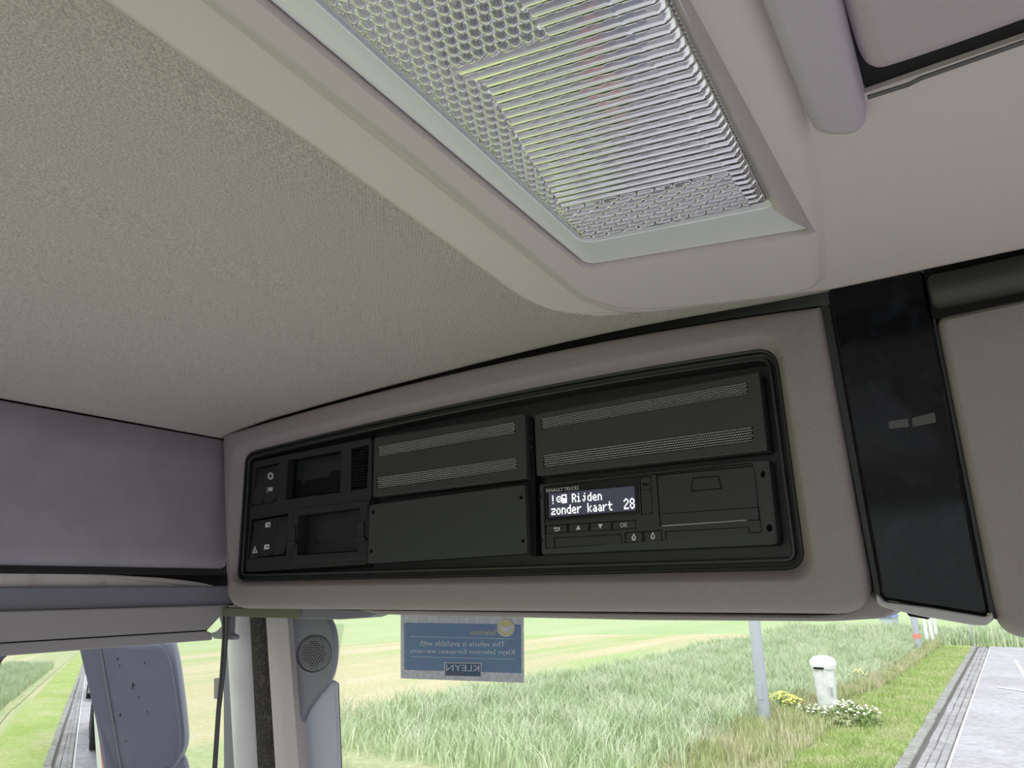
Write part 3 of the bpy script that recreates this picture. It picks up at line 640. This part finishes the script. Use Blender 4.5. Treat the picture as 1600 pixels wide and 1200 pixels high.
mb = plate(PP, [(515, 1062), (524, 1066), (529, 1200), (537, 1420), (478, 1420), (466, 1200), (464, 1130), (472, 1112)], -.0075, .004, .0015, [4, 4, 10, 2, 2, 20, 10, 10], 4); mb.build('lower_cover', pillar_b, pil, ang=50)
plate(PP, [(521, 1064), (526.5, 1068), (531.5, 1200), (540, 1420), (535, 1420), (527, 1200)], -.010, .003, .0008, 1).build('glass_edge', gapm, pil)
for q, h in (([(524, 960), (538, 960), (534, 968), (524, 969)], 0),):
    pass
vz = thing('sun_visor_rail', (-.7, .55, -.02), 'olive-grey rail end under the left end of the console', 'rail')
VP_ = PY(.53)
plate(VP_, [(333, 950), (470, 950), (468, 967), (332, 962)], 0, .02, .001, 1).build('rail_cap', mat('olive_grey_plastic', (.20, .20, .13), .6), vz)
plate(VP_, [(469, 950), (604, 955), (575, 965), (530, 968), (468, 967)], -.002, .02, .001, 1).build('rail_body', pillar_d, vz)
plate(PY(.56), [(338, 934), (430, 940), (430, 966), (338, 960)], 0, .01, .001, 1).build('rail_bracket', pillar_d, vz)
bt = thing('blind_cord', (-.79, .53, -.12), 'pair of thin dark blind cords hanging beside the pillar', 'cord')
BP = PY(.54)
for pts in ([(350, 955), (349, 1000), (345, 1060), (340, 1110), (334, 1200), (322, 1380)], [(356, 958), (354, 1000), (349, 1060), (343, 1110), (337, 1200), (325, 1380)]):
    MB().tube([BP.at(BP.uv(*p)) for p in pts], .0019, 6).build('cord', mat('cord_grey', (.09, .09, .095), .6), bt)
plate(BP, [(334, 1060), (344, 1059), (341, 1092), (334, 1092)], -.003, .004, .0005, 1).build('cord_clip', doorw, bt)
plate(BP, [(337, 948), (360, 950), (358, 990), (366, 994), (364, 1000), (334, 998), (326, 990), (338, 986), (346, 978)], -.004, .008, .001, 1.5).build('bracket', pillar_d, bt)

# ================================================================== WINDSCREEN STICKER
WP = PY(.797)
st = thing('windscreen_sticker', WP.at(WP.uv(720, 1063)), 'blue and white dealer sticker, mirrored lettering, on the windscreen under the console', 'sticker')
ink_b = mat('sticker_blue', (.20, .36, .52), .6, var=(40, (.23, .32, .55), .4, .6)); ink_w = mat('sticker_white', (.72, .73, .78), .6, var=(160, (.85, .86, .9), .45, .6)); ink_y = mat('sticker_gold', (.78, .74, .38), .6); ink_l = mat('sticker_letter', (.85, .92, .95), .6)  # inks lightened to stand in for daylight shining through the sheet
ink_d = mat('sticker_dark_blue', (.09, .17, .26), .6); ink_r = mat('sticker_red', (.38, .20, .20), .6)
SQ = [(626, 958), (818, 960), (819, 1067), (626, 1060)]
def sp_(x, y): return tuple(np.array([600+x/6.4, 940+y/6.4]))
mb = plate(WP, SQ, 0, .0006, .0001, .5, 1); mb.build('sticker_sheet', ink_w, st)
plate(WP, [sp_(200, 212), sp_(1368, 230), sp_(1372, 716), sp_(202, 682)], .0004, .0003, .0001, .5, 1).build('blue_field', ink_b, st)
def ell(cx_, cy_, rx, ry): return [sp_(cx_+rx*math.cos(a), cy_+ry*math.sin(a)) for a in np.linspace(0, 6.283, 25)[:-1]]
plate(WP, ell(1217, 262, 88, 90), .0007, .0002, .00005, 0, 0).build('seal_disc', ink_w, st)
plate(WP, ell(1217, 262, 80, 82), .0009, .0002, .00005, 0, 0).build('seal_disc', ink_y, st)
plate(WP, [sp_(1150, 236), sp_(1172, 232), sp_(1217, 262), sp_(1262, 232), sp_(1290, 240), sp_(1280, 280), sp_(1222, 325), sp_(1165, 275)], .0011, .0002, .00005, 0, 1).build('tick', ink_w, st)
for y0, y1 in ((346, 370), (546, 574)):
    plate(WP, [sp_(262, y0), sp_(1305, y1), sp_(1305, y1+5), sp_(262, y0+5)], .0007, .0002, .00005, 0, 1).build('rule', ink_l, st)
text('lettering', 'Selection', [sp_(862, 283), sp_(1126, 280), sp_(1126, 335), sp_(862, 332)], WP, .0008, ink_y, st, True)
text('lettering', 'This vehicle is available with', [sp_(358, 385), sp_(1208, 402), sp_(1208, 452), sp_(358, 442)], WP, .0008, ink_l, st, True)
text('lettering', 'Kleyn Selection European warranty', [sp_(256, 470), sp_(1306, 480), sp_(1306, 545), sp_(256, 525)], WP, .0008, ink_l, st, True)
plate(WP, [sp_(600, 606), sp_(975, 612), sp_(975, 757), sp_(600, 748)], .0009, .0003, .0001, .5, 1).build('name_box', ink_w, st)
plate(WP, [sp_(612, 617), sp_(965, 622), sp_(965, 748), sp_(612, 740)], .0012, .0003, .0001, .5, 1).build('name_box', ink_d, st)
nb = text('lettering', 'KLEYN', [sp_(622, 630), sp_(954, 636), sp_(954, 698), sp_(622, 692)], WP, .0014, ink_w, st, True)
text('lettering', 'TRUCKS', [sp_(624, 704), sp_(800, 708), sp_(800, 734), sp_(624, 730)], WP, .0014, ink_r, st, True)

# ================================================================== OUTSIDE MIRROR
mi = thing('door_mirror', (-1.2, .55, -.45), 'large dark blue-grey truck door mirror outside the side window', 'mirror')
AZ = .552; nM = np.array([math.sin(AZ), -math.cos(AZ), 0]); pM = ray(100, 1100); pM = pM*(-1.2/pM[0]); RM = 3.52; CM = pM-RM*nM
MPn = Plane(pM, (math.cos(AZ), math.sin(AZ), 0), (0, 0, 1), nM)
gl_ = rpoly([(-7, 1022), (131, 1008), (180, 1300), (176, 1470), (-14, 1480)], [34, 8, 10, 20, 20], 6, 6); g2 = L2(MPn, gl_); cen = np.mean(g2, 0)
mb = MB(); loops = []
for k in np.linspace(1, .02, 26):
    lp = []
    for q in cen+(g2-cen)*k:
        p = MPn.at(q); d = p-CM; lp.append(CM+d/np.linalg.norm(d)*RM)
    loops.append(lp)
mb.loft(loops, False, True); gmo = mb.build('mirror_glass', mirror_g, mi, ang=180)
mb = MB(); profile(mb, MPn, g2, [(-.006, -.10), (-.008, -.03), (-.008, .001), (-.006, .004), (-.002, .004), (-.0005, .002), (-.0005, -.02)], True, True); mb.build('rear_shell', mirror_h, mi, ang=50)
c0 = MPn.at(MPn.uv(150, 1100), .012); HPn = Plane(c0, (.45, .89, 0), (0, 0, 1), (.89, -.45, 0))
mb = plate(HPn, [(121, 1000), (162, 1000), (178, 1085), (196, 1200), (235, 1420), (215, 1420), (166, 1200), (141, 1085)], .0002, .05, .002, [2, 2, 30, 30, 2, 2, 30, 30], 4); mb.build('rim_strip', mirror_h, mi, ang=50)
sd_ = [(154, 1004), (252, 1006), (268, 1030), (280, 1110), (285, 1165), (276, 1196), (258, 1208), (191, 1212)]
lp = L2(HPn, rpoly(sd_, [2, 12, 20, 30, 20, 14, 10, 4], 4, 2)); mb = MB(); profile(mb, HPn, lp, [(0, -.05), (0, -.004), (.0012, -.0012), (.004, .0005), (.008, .0012)], True, True); mb.build('side_cover', mirror_h, mi, ang=50)
lp = L2(HPn, rpoly([(150, 996), (276, 998), (284, 1030), (293, 1100), (298, 1150), (296, 1170), (284, 1195), (262, 1216), (180, 1220)], [2, 10, 20, 20, 16, 16, 16, 10, 4], 5, 3), -.012); mb = MB(); profile(mb, HPn, lp, [(-.0, -.09), (0, -.03), (.004, -.016), (.008, -.012)], True, True); mb.build('front_shell', mirror_e, mi, ang=50)
plate(HPn, [(262, 1190), (292, 1182), (297, 1200), (312, 1330), (270, 1330)], -.02, .05, .006, [6, 6, 10, 2, 2], 4).build('mirror_arm', mirror_e, mi, ang=50)
plate(HPn, [(152, 1000), (156, 1000), (192, 1212), (188.5, 1212)], .0025, .008, .0006, 1).build('seam_ridge', mat('seam_grey', (.16, .16, .19), .5), mi)
mb = MB()
for x, y, s in ((208, 1070, 3.4), (207, 1075, 2), (188, 1117, 2.6), (217, 1089, 1.6), (230, 1112, 1.8), (196, 1158, 1.8), (226, 1036, 2), (184, 1030, 2.2), (187, 1040, 1.8)):
    c_ = np.array((x, y)); lp = L2(HPn, [c_+np.array((math.cos(a)*s*.5, math.sin(a)*s)) for a in np.linspace(0, 6.28, 8)[:-1]], .003); mb.add([HPn.at(q, .0030) for q in lp], [tuple(range(len(lp)))])
o = mb.build('dirt_specks', gapm, mi, flat=True, recalc=False); o['kind'] = 'stuff'

# ================================================================== OUTSIDE
GZ = -2.6
def gnd(px, py, z=GZ): r = ray(px, py); return r*(z/r[2])
def gmat(name, cols, scale, detail=6, rough=.95, stretch=(1, 1, 1), bump=None, rot=0):
    m = bpy.data.materials.new(name); m.use_nodes = True; t = m.node_tree; p = t.nodes['Principled BSDF']; p.inputs['Roughness'].default_value = rough; p.inputs['Specular IOR Level'].default_value = .1
    tcn = t.nodes.new('ShaderNodeNewGeometry'); mp = t.nodes.new('ShaderNodeMapping'); mp.inputs['Scale'].default_value = stretch; mp.inputs['Rotation'].default_value = (0, 0, rot)
    n1 = t.nodes.new('ShaderNodeTexNoise'); n1.inputs['Scale'].default_value = scale; n1.inputs['Detail'].default_value = detail; n1.inputs['Roughness'].default_value = .6
    r_ = t.nodes.new('ShaderNodeValToRGB'); e = r_.color_ramp.elements
    for i, (ps, c) in enumerate(cols):
        el_ = e[i] if i < 2 else e.new(ps)
        el_.position = ps; el_.color = (*[k_*.86 for k_ in c], 1)
    t.links.new(tcn.outputs['Position'], mp.inputs[0]); t.links.new(mp.outputs[0], n1.inputs['Vector']); t.links.new(n1.outputs['Fac'], r_.inputs[0]); 
    n2 = t.nodes.new('ShaderNodeTexNoise'); n2.inputs['Scale'].default_value = 9; n2.inputs['Detail'].default_value = 5; t.links.new(tcn.outputs['Position'], n2.inputs['Vector'])
    mr = t.nodes.new('ShaderNodeMapRange'); mr.inputs[1].default_value = .3; mr.inputs[2].default_value = .7; mr.inputs[3].default_value = .86; mr.inputs[4].default_value = 1.14
    mm = t.nodes.new('ShaderNodeVectorMath'); mm.operation = 'SCALE'; t.links.new(n2.outputs['Fac'], mr.inputs[0]); t.links.new(mr.outputs[0], mm.inputs['Scale']); t.links.new(r_.outputs[0], mm.inputs[0]); t.links.new(mm.outputs[0], p.inputs['Base Color'])
    return m
TAN = (.66, .60, .36); GRN = (.48, .58, .26); PGR = (.52, .62, .36)
field_m = gmat('mown_field', [(.40, GRN), (.47, (.60, .59, .34)), (.53, TAN), (.60, (.70, .63, .42)), ], .35, 5, stretch=(1.0, .10, 1), rot=-.42)
green_m = gmat('green_field', [(.3, (.44, .58, .28)), (.7, (.56, .64, .36))], .2, 4, stretch=(1, .2, 1))
lawn_m = gmat('lawn', [(.30, (.38, .50, .14)), (.5, (.46, .56, .20)), (.66, (.56, .58, .30))], .5, 6)
rough_m = gmat('rough_grass_soil', [(.3, (.44, .52, .26)), (.7, (.60, .60, .36))], .8, 5)
def gplane(name, pts, z, m, lab):
    mb = MB(); mb.add([(x, y, z) for x, y in pts], [tuple(range(len(pts)))]); o = mb.build(name, m, None, flat=True, recalc=False)
    if o.data.polygons[0].normal.z < 0: o.data.flip_normals()
    return struct(o, lab)
gplane('far_meadow', [(-600, -500), (600, -500), (600, 600), (-600, 600)], GZ-.10, green_m, 'green meadow far out')
gplane('mown_field', [(-3.2, -200), (-3.2, 9), (-3.4, 30), (-12, 43), (-24, 37), (-34, 20), (-60, -20), (-90, -200)], GZ-.05, field_m, 'tan and green mown hay field')
gplane('lawn', [(-3.45, -120), (-3.45, 37.5), (-1.85, 37.5), (-1.85, -120)], GZ, lawn_m, 'bright green mown verge beside the kerb')
gplane('rough_strip', [(-8.5, -120), (-8.5, 5), (-12.5, 8), (-9.5, 43), (-3.3, 43), (-3.3, 22), (-3.6, 12), (-4.0, 8), (-3.4, -120)], GZ-.02, rough_m, 'ground under the tall grass')
gplane('bounce_ground', [(4.75, -130), (4.75, 37.6), (60, 37.6), (60, -130)], GZ-.01, gmat('bounce_concrete', [(.35, (.50, .48, .49)), (.65, (.60, .58, .60))], .7, 6), 'unseen pale ground added to bounce light from the right')  # pale ground added out of view to bounce light into the cab
gplane('sub_base', [(-1.95, -130), (-1.95, 37.6), (40, 37.6), (40, -130)], GZ-.03, mat('dark_joint_soil', (.16, .15, .14), .9), 'dark joints below the paving')
# kerb, gutter bricks and slabs are picked apart piece by piece
kerb_m = gmat('kerb_concrete', [(.3, (.34, .33, .30)), (.7, (.46, .45, .42))], 2, 6); slab_m = gmat('slab_concrete', [(.35, (.50, .47, .49)), (.65, (.60, .57, .60))], .7, 6)
gut_m = gmat('gutter_brick_concrete', [(.35, (.38, .36, .36)), (.65, (.52, .50, .50))], 1.4, 6)
def blk(x0, x1, y0, y1, z0, z1, b=.012):
    mb = MB(); q = np.array([(x0, y0), (x1, y0), (x1, y1), (x0, y1)]); mb.loft([[(p[0], p[1], z0) for p in q], [(p[0], p[1], z1-b) for p in q], [(p[0], p[1], z1) for p in offset(q, b)]], False, True); return mb
def row(parent, name, m, x0, x1, ys, L, gap, z1, zj=.004):
    first = None
    for k, y in enumerate(ys):
        if first is None:
            first = blk(x0, x1, y+gap/2, y+L-gap/2, GZ-.06, z1).build(name, m, parent, flat=True); base_y = y; o = first
        else:
            o = first.copy(); C.objects.link(o); o.parent = parent; o.location = (random.uniform(-1, 1)*zj, y-base_y, random.uniform(-1, 1)*zj)
kb = thing('kerb', (-1.8, 0, GZ), 'weathered concrete kerb between the lawn and the paved lane', 'kerb'); del kb['category']; kb['kind'] = 'structure'
row(kb, 'kerb_stone', kerb_m, -1.90, -1.73, np.arange(-60, 37, 1.0), 1.0, .02, GZ+.03, .008)
gu = thing('gutter', (-1.5, 0, GZ), 'gutter of three brick rows beside the kerb', 'gutter'); del gu['category']; gu['kind'] = 'structure'
for i in range(3): row(gu, 'brick', gut_m, -1.665+i*.125, -1.55+i*.125, np.arange(-60+i*.3, 36.5, 1.0), 1.0, .015, GZ-.012, .006)
rd = thing('paved_lane', (1, 0, GZ), 'pale grey paved lane of concrete slabs', 'road'); del rd['category']; rd['kind'] = 'structure'
for i in range(3): row(rd, 'slab', slab_m, -1.275+i*2.0, .71+i*2.0, np.arange(-42, 37.3, 1.5), 1.5, .045, GZ+.0, .004)
wl = mat('road_paint', (.80, .80, .80), .6)
mb = MB(); mb.box(-1.272, -1.235, -42, 37, GZ+.0, GZ+.006); mb.build('white_line', wl, rd)
a = gnd(1586, 1031); b = gnd(1640, 1120); mb = MB(); d = (b-a)/np.linalg.norm(b-a); s_ = np.array([d[1], -d[0], 0])*.05; mb.add([a-s_+(0, 0, .008), a+s_+(0, 0, .008), b+s_+(0, 0, .008), b-s_+(0, 0, .008)], [(0, 1, 2, 3)]); mb.build('white_line', wl, rd, flat=True)
a = gnd(1558, 1074); b = gnd(1640, 1086); mb = MB(); s_ = np.array([0, .12, 0]); mb.add([a-s_+(0, 0, .009), b-s_+(0, 0, .009), b+s_+(0, 0, .009), a+s_+(0, 0, .009)], [(0, 1, 2, 3)]); mb.build('white_line', wl, rd, flat=True)

# tall grass
def blades(n, fx, hmin, hmax, wd, m, label, name='tall_grass', lean=.35):
    x, y = fx(n); n = len(x); h = rng.uniform(hmin, hmax, n)*(1+.35*np.sin(x*2.1+np.sin(y*1.3)*2)*np.cos(y*1.7+x)) ; a = rng.uniform(0, 2*np.pi, n); w_ = wd*rng.uniform(.6, 1.3, n); ln = rng.uniform(.1, lean, n)*h; b = rng.uniform(0, 2*np.pi, n)
    P0 = np.stack([x-np.cos(a)*w_, y-np.sin(a)*w_, np.full(n, GZ-.05)], -1); P1 = np.stack([x+np.cos(a)*w_, y+np.sin(a)*w_, np.full(n, GZ-.05)], -1)
    mx, my = x+np.cos(b)*ln*.35, y+np.sin(b)*ln*.35; P2 = np.stack([mx+np.cos(a)*w_*.8, my+np.sin(a)*w_*.8, GZ+h*.6], -1); P3 = np.stack([mx-np.cos(a)*w_*.8, my-np.sin(a)*w_*.8, GZ+h*.6], -1)
    P4 = np.stack([x+np.cos(b)*ln, y+np.sin(b)*ln, GZ+h], -1)
    V = np.stack([P0, P1, P2, P3, P4], 1).reshape(-1, 3); k = np.arange(n)*5
    me = bpy.data.meshes.new(name); q = np.stack([k, k+1, k+2, k+3], -1); t_ = np.stack([k+3, k+2, k+4], -1)
    loops = np.concatenate([q, t_], 1).reshape(-1); me.vertices.add(len(V)); me.vertices.foreach_set('co', V.reshape(-1).astype(np.float32))
    me.loops.add(len(loops)); me.loops.foreach_set('vertex_index', loops.astype(np.int32)); me.polygons.add(2*n)
    stt = np.stack([np.arange(n)*7, np.arange(n)*7+4], -1).reshape(-1); me.polygons.foreach_set('loop_start', stt.astype(np.int32)); me.update(calc_edges=True)
    me.materials.append(m); o = bpy.data.objects.new(name, me); C.objects.link(o); tag(o, label, 'grass', kind='stuff'); return o
def bladmat(name, c1, c2, c3):
    m = gmat(name, [(.35, c1), (.5, c2), (.65, c3)], 1.6, 3); return m
tg = bladmat('tall_grass_blades', (.50, .64, .36), (.66, .76, .50), (.80, .84, .64)); sg = bladmat('short_grass_blades', (.44, .58, .20), (.54, .64, .28), (.66, .68, .40)); dg = bladmat('dry_grass_blades', (.50, .56, .26), (.62, .64, .36), (.72, .68, .48))
def edge_x(y): return np.interp(y, [8, 12, 15, 22, 43], [-4.6, -4.6, -4.7, -3.7, -3.4])
def f1(n):
    y = 9+rng.random(n)**.75*34; hi = edge_x(y); lo_ = np.interp(y, [9, 14, 20, 30, 43], [-12.5, -11.8, -11.2, -11.0, -9.5]); x = lo_+(hi-lo_)*rng.random(n)**.9+rng.normal(0, .12, n); return x, y
blades(170000, f1, .14, .50, .011, tg, 'tall pale green seeding grass between the hay field and lawn', lean=.9)
def f2(n): return rng.uniform(-11, 6, n), 37.8+rng.random(n)*6
blades(14000, f2, .25, .7, .03, tg, 'tall grass across the end of the paved lane')
def f3(n):
    y = rng.uniform(-45, 6, n); return rng.uniform(-8.2, -4.3, n), y
blades(40000, f3, .25, .65, .02, tg, 'tall pale grass behind the truck, seen in the door mirror')
def f4(n):
    y = 10+rng.random(n)*27; lo_ = edge_x(y)-.3; return lo_+rng.random(n)*np.maximum(.8, np.where(y < 17, -3.25-lo_, .8)), y
blades(24000, f4, .08, .32, .012, dg, 'dry short grass along the edge of the lawn', 'dry_grass')
def f5(n):
    y = 9.5+rng.random(n)**1.4*27; return rng.uniform(-3.8, -1.9, n), y
blades(60000, f5, .03, .10, .009, sg, 'short bright green lawn grass beside the kerb', 'lawn_grass', .6)

# poles
steel = mat('pole_steel', (.50, .53, .60), .4, .3)
def pole(px, py, r, h, label, name, m, cat='pole', group=None, rtop=None):
    g = gnd(px, py); t = thing(name, tuple(g), label, cat, group)
    MB().tube([g+(0, 0, -.05), g+(0, 0, h*.5), g+(0, 0, h)], [r, r*.93, rtop or r*.8], 20).build('shaft', m, t)
    MB().tube([g+(0, 0, -.02), g+(0, 0, .04), g+(0, 0, .05)], [r*1.35, r*1.35, r*1.05], 20).build('base_collar', m, t)
    MB().tube([g+(0, 0, h), g+(0, 0, h+.05), g+(0, 0, h+.08)], [r*.95, r*.9, r*.2], 16).build('cap', m, t)
    return t, g
t_, g = pole(1196, 1136, .118, 6.5, 'thick pale steel pole standing left of the white post', 'lamp_post', steel)
mb = MB(); mb.box(g[0]-.05, g[0]+.05, g[1]-.13, g[1]-.11, GZ+.5, GZ+.8); mb.build('access_door', steel, t_)
t_, g = pole(1437, 1021, .125, 6.5, 'far pale steel pole with a red band near its foot', 'lamp_post', steel)
MB().tube([g+(0, 0, .55), g+(0, 0, .72)], [.135, .135], 16).build('red_band', mat('red_band', (.85, .28, .20), .5), t_)
wp = mat('white_pole_paint', (.85, .86, .86), .5)
for (x, y), lb in zip(((1451, 1013), (1459, 1010), (1466, 1005)), ('white flagpole, leftmost and nearest of the close trio', 'white flagpole, middle one of the close trio', 'white flagpole, rightmost and farthest of the close trio')):
    pole(x, y, .075, 7, lb, 'flagpole', wp, 'flagpole', 'white flagpoles beyond the far lamp post')
pole(1521, 1008, .03, 1.9, 'thin grey marker stake at the far end of the kerb', 'marker_stake', steel, 'stake')
# white hooded service post
g = gnd(1296, 1117); ps = thing('service_post', tuple(g), 'white hooded plastic service post standing in the grass by the lawn', 'post')
pw = mat('post_white_plastic', (.82, .84, .84), .5, var=(6, (.62, .66, .64), .45, .7))
def post_ring(w_, d, z, k=14): return [(g[0]+w_*math.copysign(abs(math.cos(a))**.6, math.cos(a)), g[1]+d*math.copysign(abs(math.sin(a))**.6, math.sin(a)), GZ+z) for a in np.linspace(0, 2*math.pi, k+1)[:-1]]
MB().loft([post_ring(.17, .15, -.05), post_ring(.19, .16, .3), post_ring(.215, .18, .95)], True, True).build('post_body', pw, ps)
MB().loft([post_ring(.235, .20, .90, 20), post_ring(.255, .22, .97, 20), post_ring(.25, .21, 1.06, 20), post_ring(.18, .15, 1.13, 20), post_ring(.07, .06, 1.16, 20)], True, True).build('hood', wp, ps, ang=60)
mb = MB(); mb.box(g[0]-.15, g[0]+.05, g[1]-.215, g[1]-.195, GZ+.90, GZ+.94); mb.build('slot', gapm, ps)
mb = MB(); mb.box(g[0]+.045, g[0]+.06, g[1]-.21, g[1]-.15, GZ+.05, GZ+.9); mb.build('rib', wp, ps)
mb = MB(); mb.box(g[0]+.12, g[0]+.16, g[1]-.20, g[1]-.15, GZ+.42, GZ+.56); mb.build('latch', steel, ps)
# small plants
def plant(px, py, rad, h, n, cols, flower, label, name, nf):
    g = gnd(px, py); t = thing(name, tuple(g), label, 'plant'); mb = MB()
    for k in range(n):
        a = random.uniform(0, 6.28); r = rad*random.random()**.6; c = np.array([g[0]+r*math.cos(a), g[1]+r*math.sin(a), GZ+random.uniform(.02, h)*(1-.5*r/rad)])
        u = rng.normal(size=3); u /= np.linalg.norm(u); v = np.cross(u, rng.normal(size=3)); v /= np.linalg.norm(v); s = random.uniform(.03, .07)
        mb.add([c-u*s, c-v*s*.4, c+u*s, c+v*s*.4], [(0, 1, 2, 3)])
    lf = mb.build('foliage', cols, t, flat=True, recalc=False); lf['kind'] = 'stuff'
    MB().tube([g+(0, 0, -.05), g+(0, 0, h*.7)], [.012, .005], 6).build('stem', cols, t)
    mb = MB()
    for k in range(nf):
        a = random.uniform(0, 6.28); r = rad*random.random()**.7; c = np.array([g[0]+r*math.cos(a), g[1]+r*math.sin(a), GZ+h*(1-.4*r/rad)+random.uniform(-.05, .06)]); s = random.uniform(.02, .04)
        mb.add([c+np.array((s*math.cos(b), s*math.sin(b), 0)) for b in np.linspace(0, 6.28, 7)[:-1]]+[c+np.array((0, 0, s))], [(i, (i+1) % 6, 6) for i in range(6)])
    f = mb.build('flowers', flower, t, flat=True, recalc=False); f['kind'] = 'stuff'
leafm = bladmat('weed_leaves', (.28, .42, .14), (.42, .52, .24), (.58, .62, .36))
plant(1224, 1116, .42, .42, 600, leafm, mat('yellow_petals', (.95, .85, .22), .7), 'yellow flowering weed at the foot of the near pole', 'flowering_weed', 90)
plant(1330, 1132, .55, .40, 1100, leafm, mat('white_petals', (.85, .82, .74), .7), 'white flowering weed in front of the white post', 'flowering_weed', 60)
plant(1270, 1126, .30, .30, 500, leafm, MATS['white_petals'], 'small leafy weed just left of the white post', 'flowering_weed', 20)
plant(1345, 1070, .35, .35, 300, leafm, MATS['yellow_petals'], 'sparse yellow weed behind the white post', 'flowering_weed', 30)
# far blue-roofed shed seen below the console corner
g = gnd(1386, 978, GZ); sh = thing('far_shed', tuple(g), 'small blue object far off in the field, below the console corner', 'shed')
mb = MB(); mb.box(g[0]-.4, g[0]+.35, g[1], g[1]+3, GZ-.1, GZ+.5); mb.build('wall', mat('shed_wall', (.45, .5, .6), .7), sh)
mb = MB(); mb.loft([[(g[0]-.5, y, GZ+.5), (g[0]+.45, y, GZ+.5), (g[0], y, GZ+.9)] for y in (g[1]-.1, g[1]+3.1)], True, True); mb.build('roof', mat('shed_roof', (.15, .20, .38), .6), sh)
# behind the truck: trailer, parked van and tree line (seen in the mirror)
tr_ = thing('white_trailer', (.2, -9, GZ), 'white box trailer with a red stripe, seen in the door mirror', 'trailer'); wm = mat('trailer_white', (.82, .83, .85), .4)
mb = plate(PX(-.93), [(0, 0)]*4, 0, 0) if False else MB(); mb.box(-.95, 1.55, -15, -2.9, GZ+1.15, GZ+3.9); mb.build('box_body', wm, tr_)
mb = MB(); mb.box(-.956, -.95, -15, -2.9, GZ+1.45, GZ+1.55); mb.build('red_stripe', mat('trailer_red', (.75, .08, .10), .4), tr_)
mb = MB(); mb.box(-.90, 1.5, -14.8, -3.1, GZ+.85, GZ+1.15); mb.build('chassis', doorg, tr_)
for y in (-14, -12.7, -11.4):
    MB().tube([(-.93, y, GZ+.5), (-.63, y, GZ+.5)], [.5, .5], 24).build('wheel', rubber, tr_)
vn = thing('parked_car', (-.3, -23, GZ), 'silver parked car behind the trailer, seen in the mirror', 'car')
MB().loft([[(-1.05, y, GZ+a), (-.98, y, GZ+b), (.62, y, GZ+b), (.7, y, GZ+a)] for y, a, b in ((-25.2, .35, .75), (-25, .25, .95), (-24.2, .25, 1.0), (-21.4, .25, 1.0), (-20.8, .3, .7))], True, True).build('car_body', mat('car_silver', (.35, .38, .45), .3, .5), vn)
MB().loft([[(-.9, y, GZ+1.0), (-.78, y, GZ+b), (.45, y, GZ+b), (.55, y, GZ+1.0)] for y, b in ((-24.6, 1.0), (-24, 1.42), (-22.8, 1.45), (-21.8, 1.0))], True, True).build('cabin', gloss, vn)
for y in (-24.3, -21.8): MB().tube([(-1.08, y, GZ+.31), (-.85, y, GZ+.31)], [.31, .31], 20).build('wheel', rubber, vn)
tm = bladmat('tree_leaves', (.16, .24, .10), (.24, .32, .16), (.34, .40, .24))
for k, (x, y, s) in enumerate(((-9, -130, 4), (-17, -150, 5), (-3, -120, 3.5), (-30, -160, 5))):
    t = thing('tree', (x, y, GZ), ['round tree at the far horizon in the mirror, second from right', 'larger round tree at the mirror horizon, third from right', 'smallest tree at the far end of the lane in the mirror', 'leftmost large tree at the mirror horizon'][k], 'tree', 'trees at the horizon behind')
    MB().tube([(x, y, GZ), (x, y, GZ+s*.5)], [.3, .2], 8).build('trunk', rough_m, t)
    bm = bmesh.new(); bmesh.ops.create_icosphere(bm, subdivisions=4, radius=s*.6)
    from mathutils import noise
    mb = MB(); vv = []
    for v in bm.verts: f = 1+.35*noise.noise(v.co*1.6/s*2)+.18*noise.noise(v.co*5/s*2); vv.append((x+v.co.x*f*1.2, y+v.co.y*f, GZ+s*.75+v.co.z*f*.8))
    mb.add(vv, [tuple(v.index for v in f.verts) for f in bm.faces]); bm.free(); mb.build('crown', tm, t, flat=True)
for o in list(bpy.data.objects):
    if '_o' in o.keys(): del o['_o']
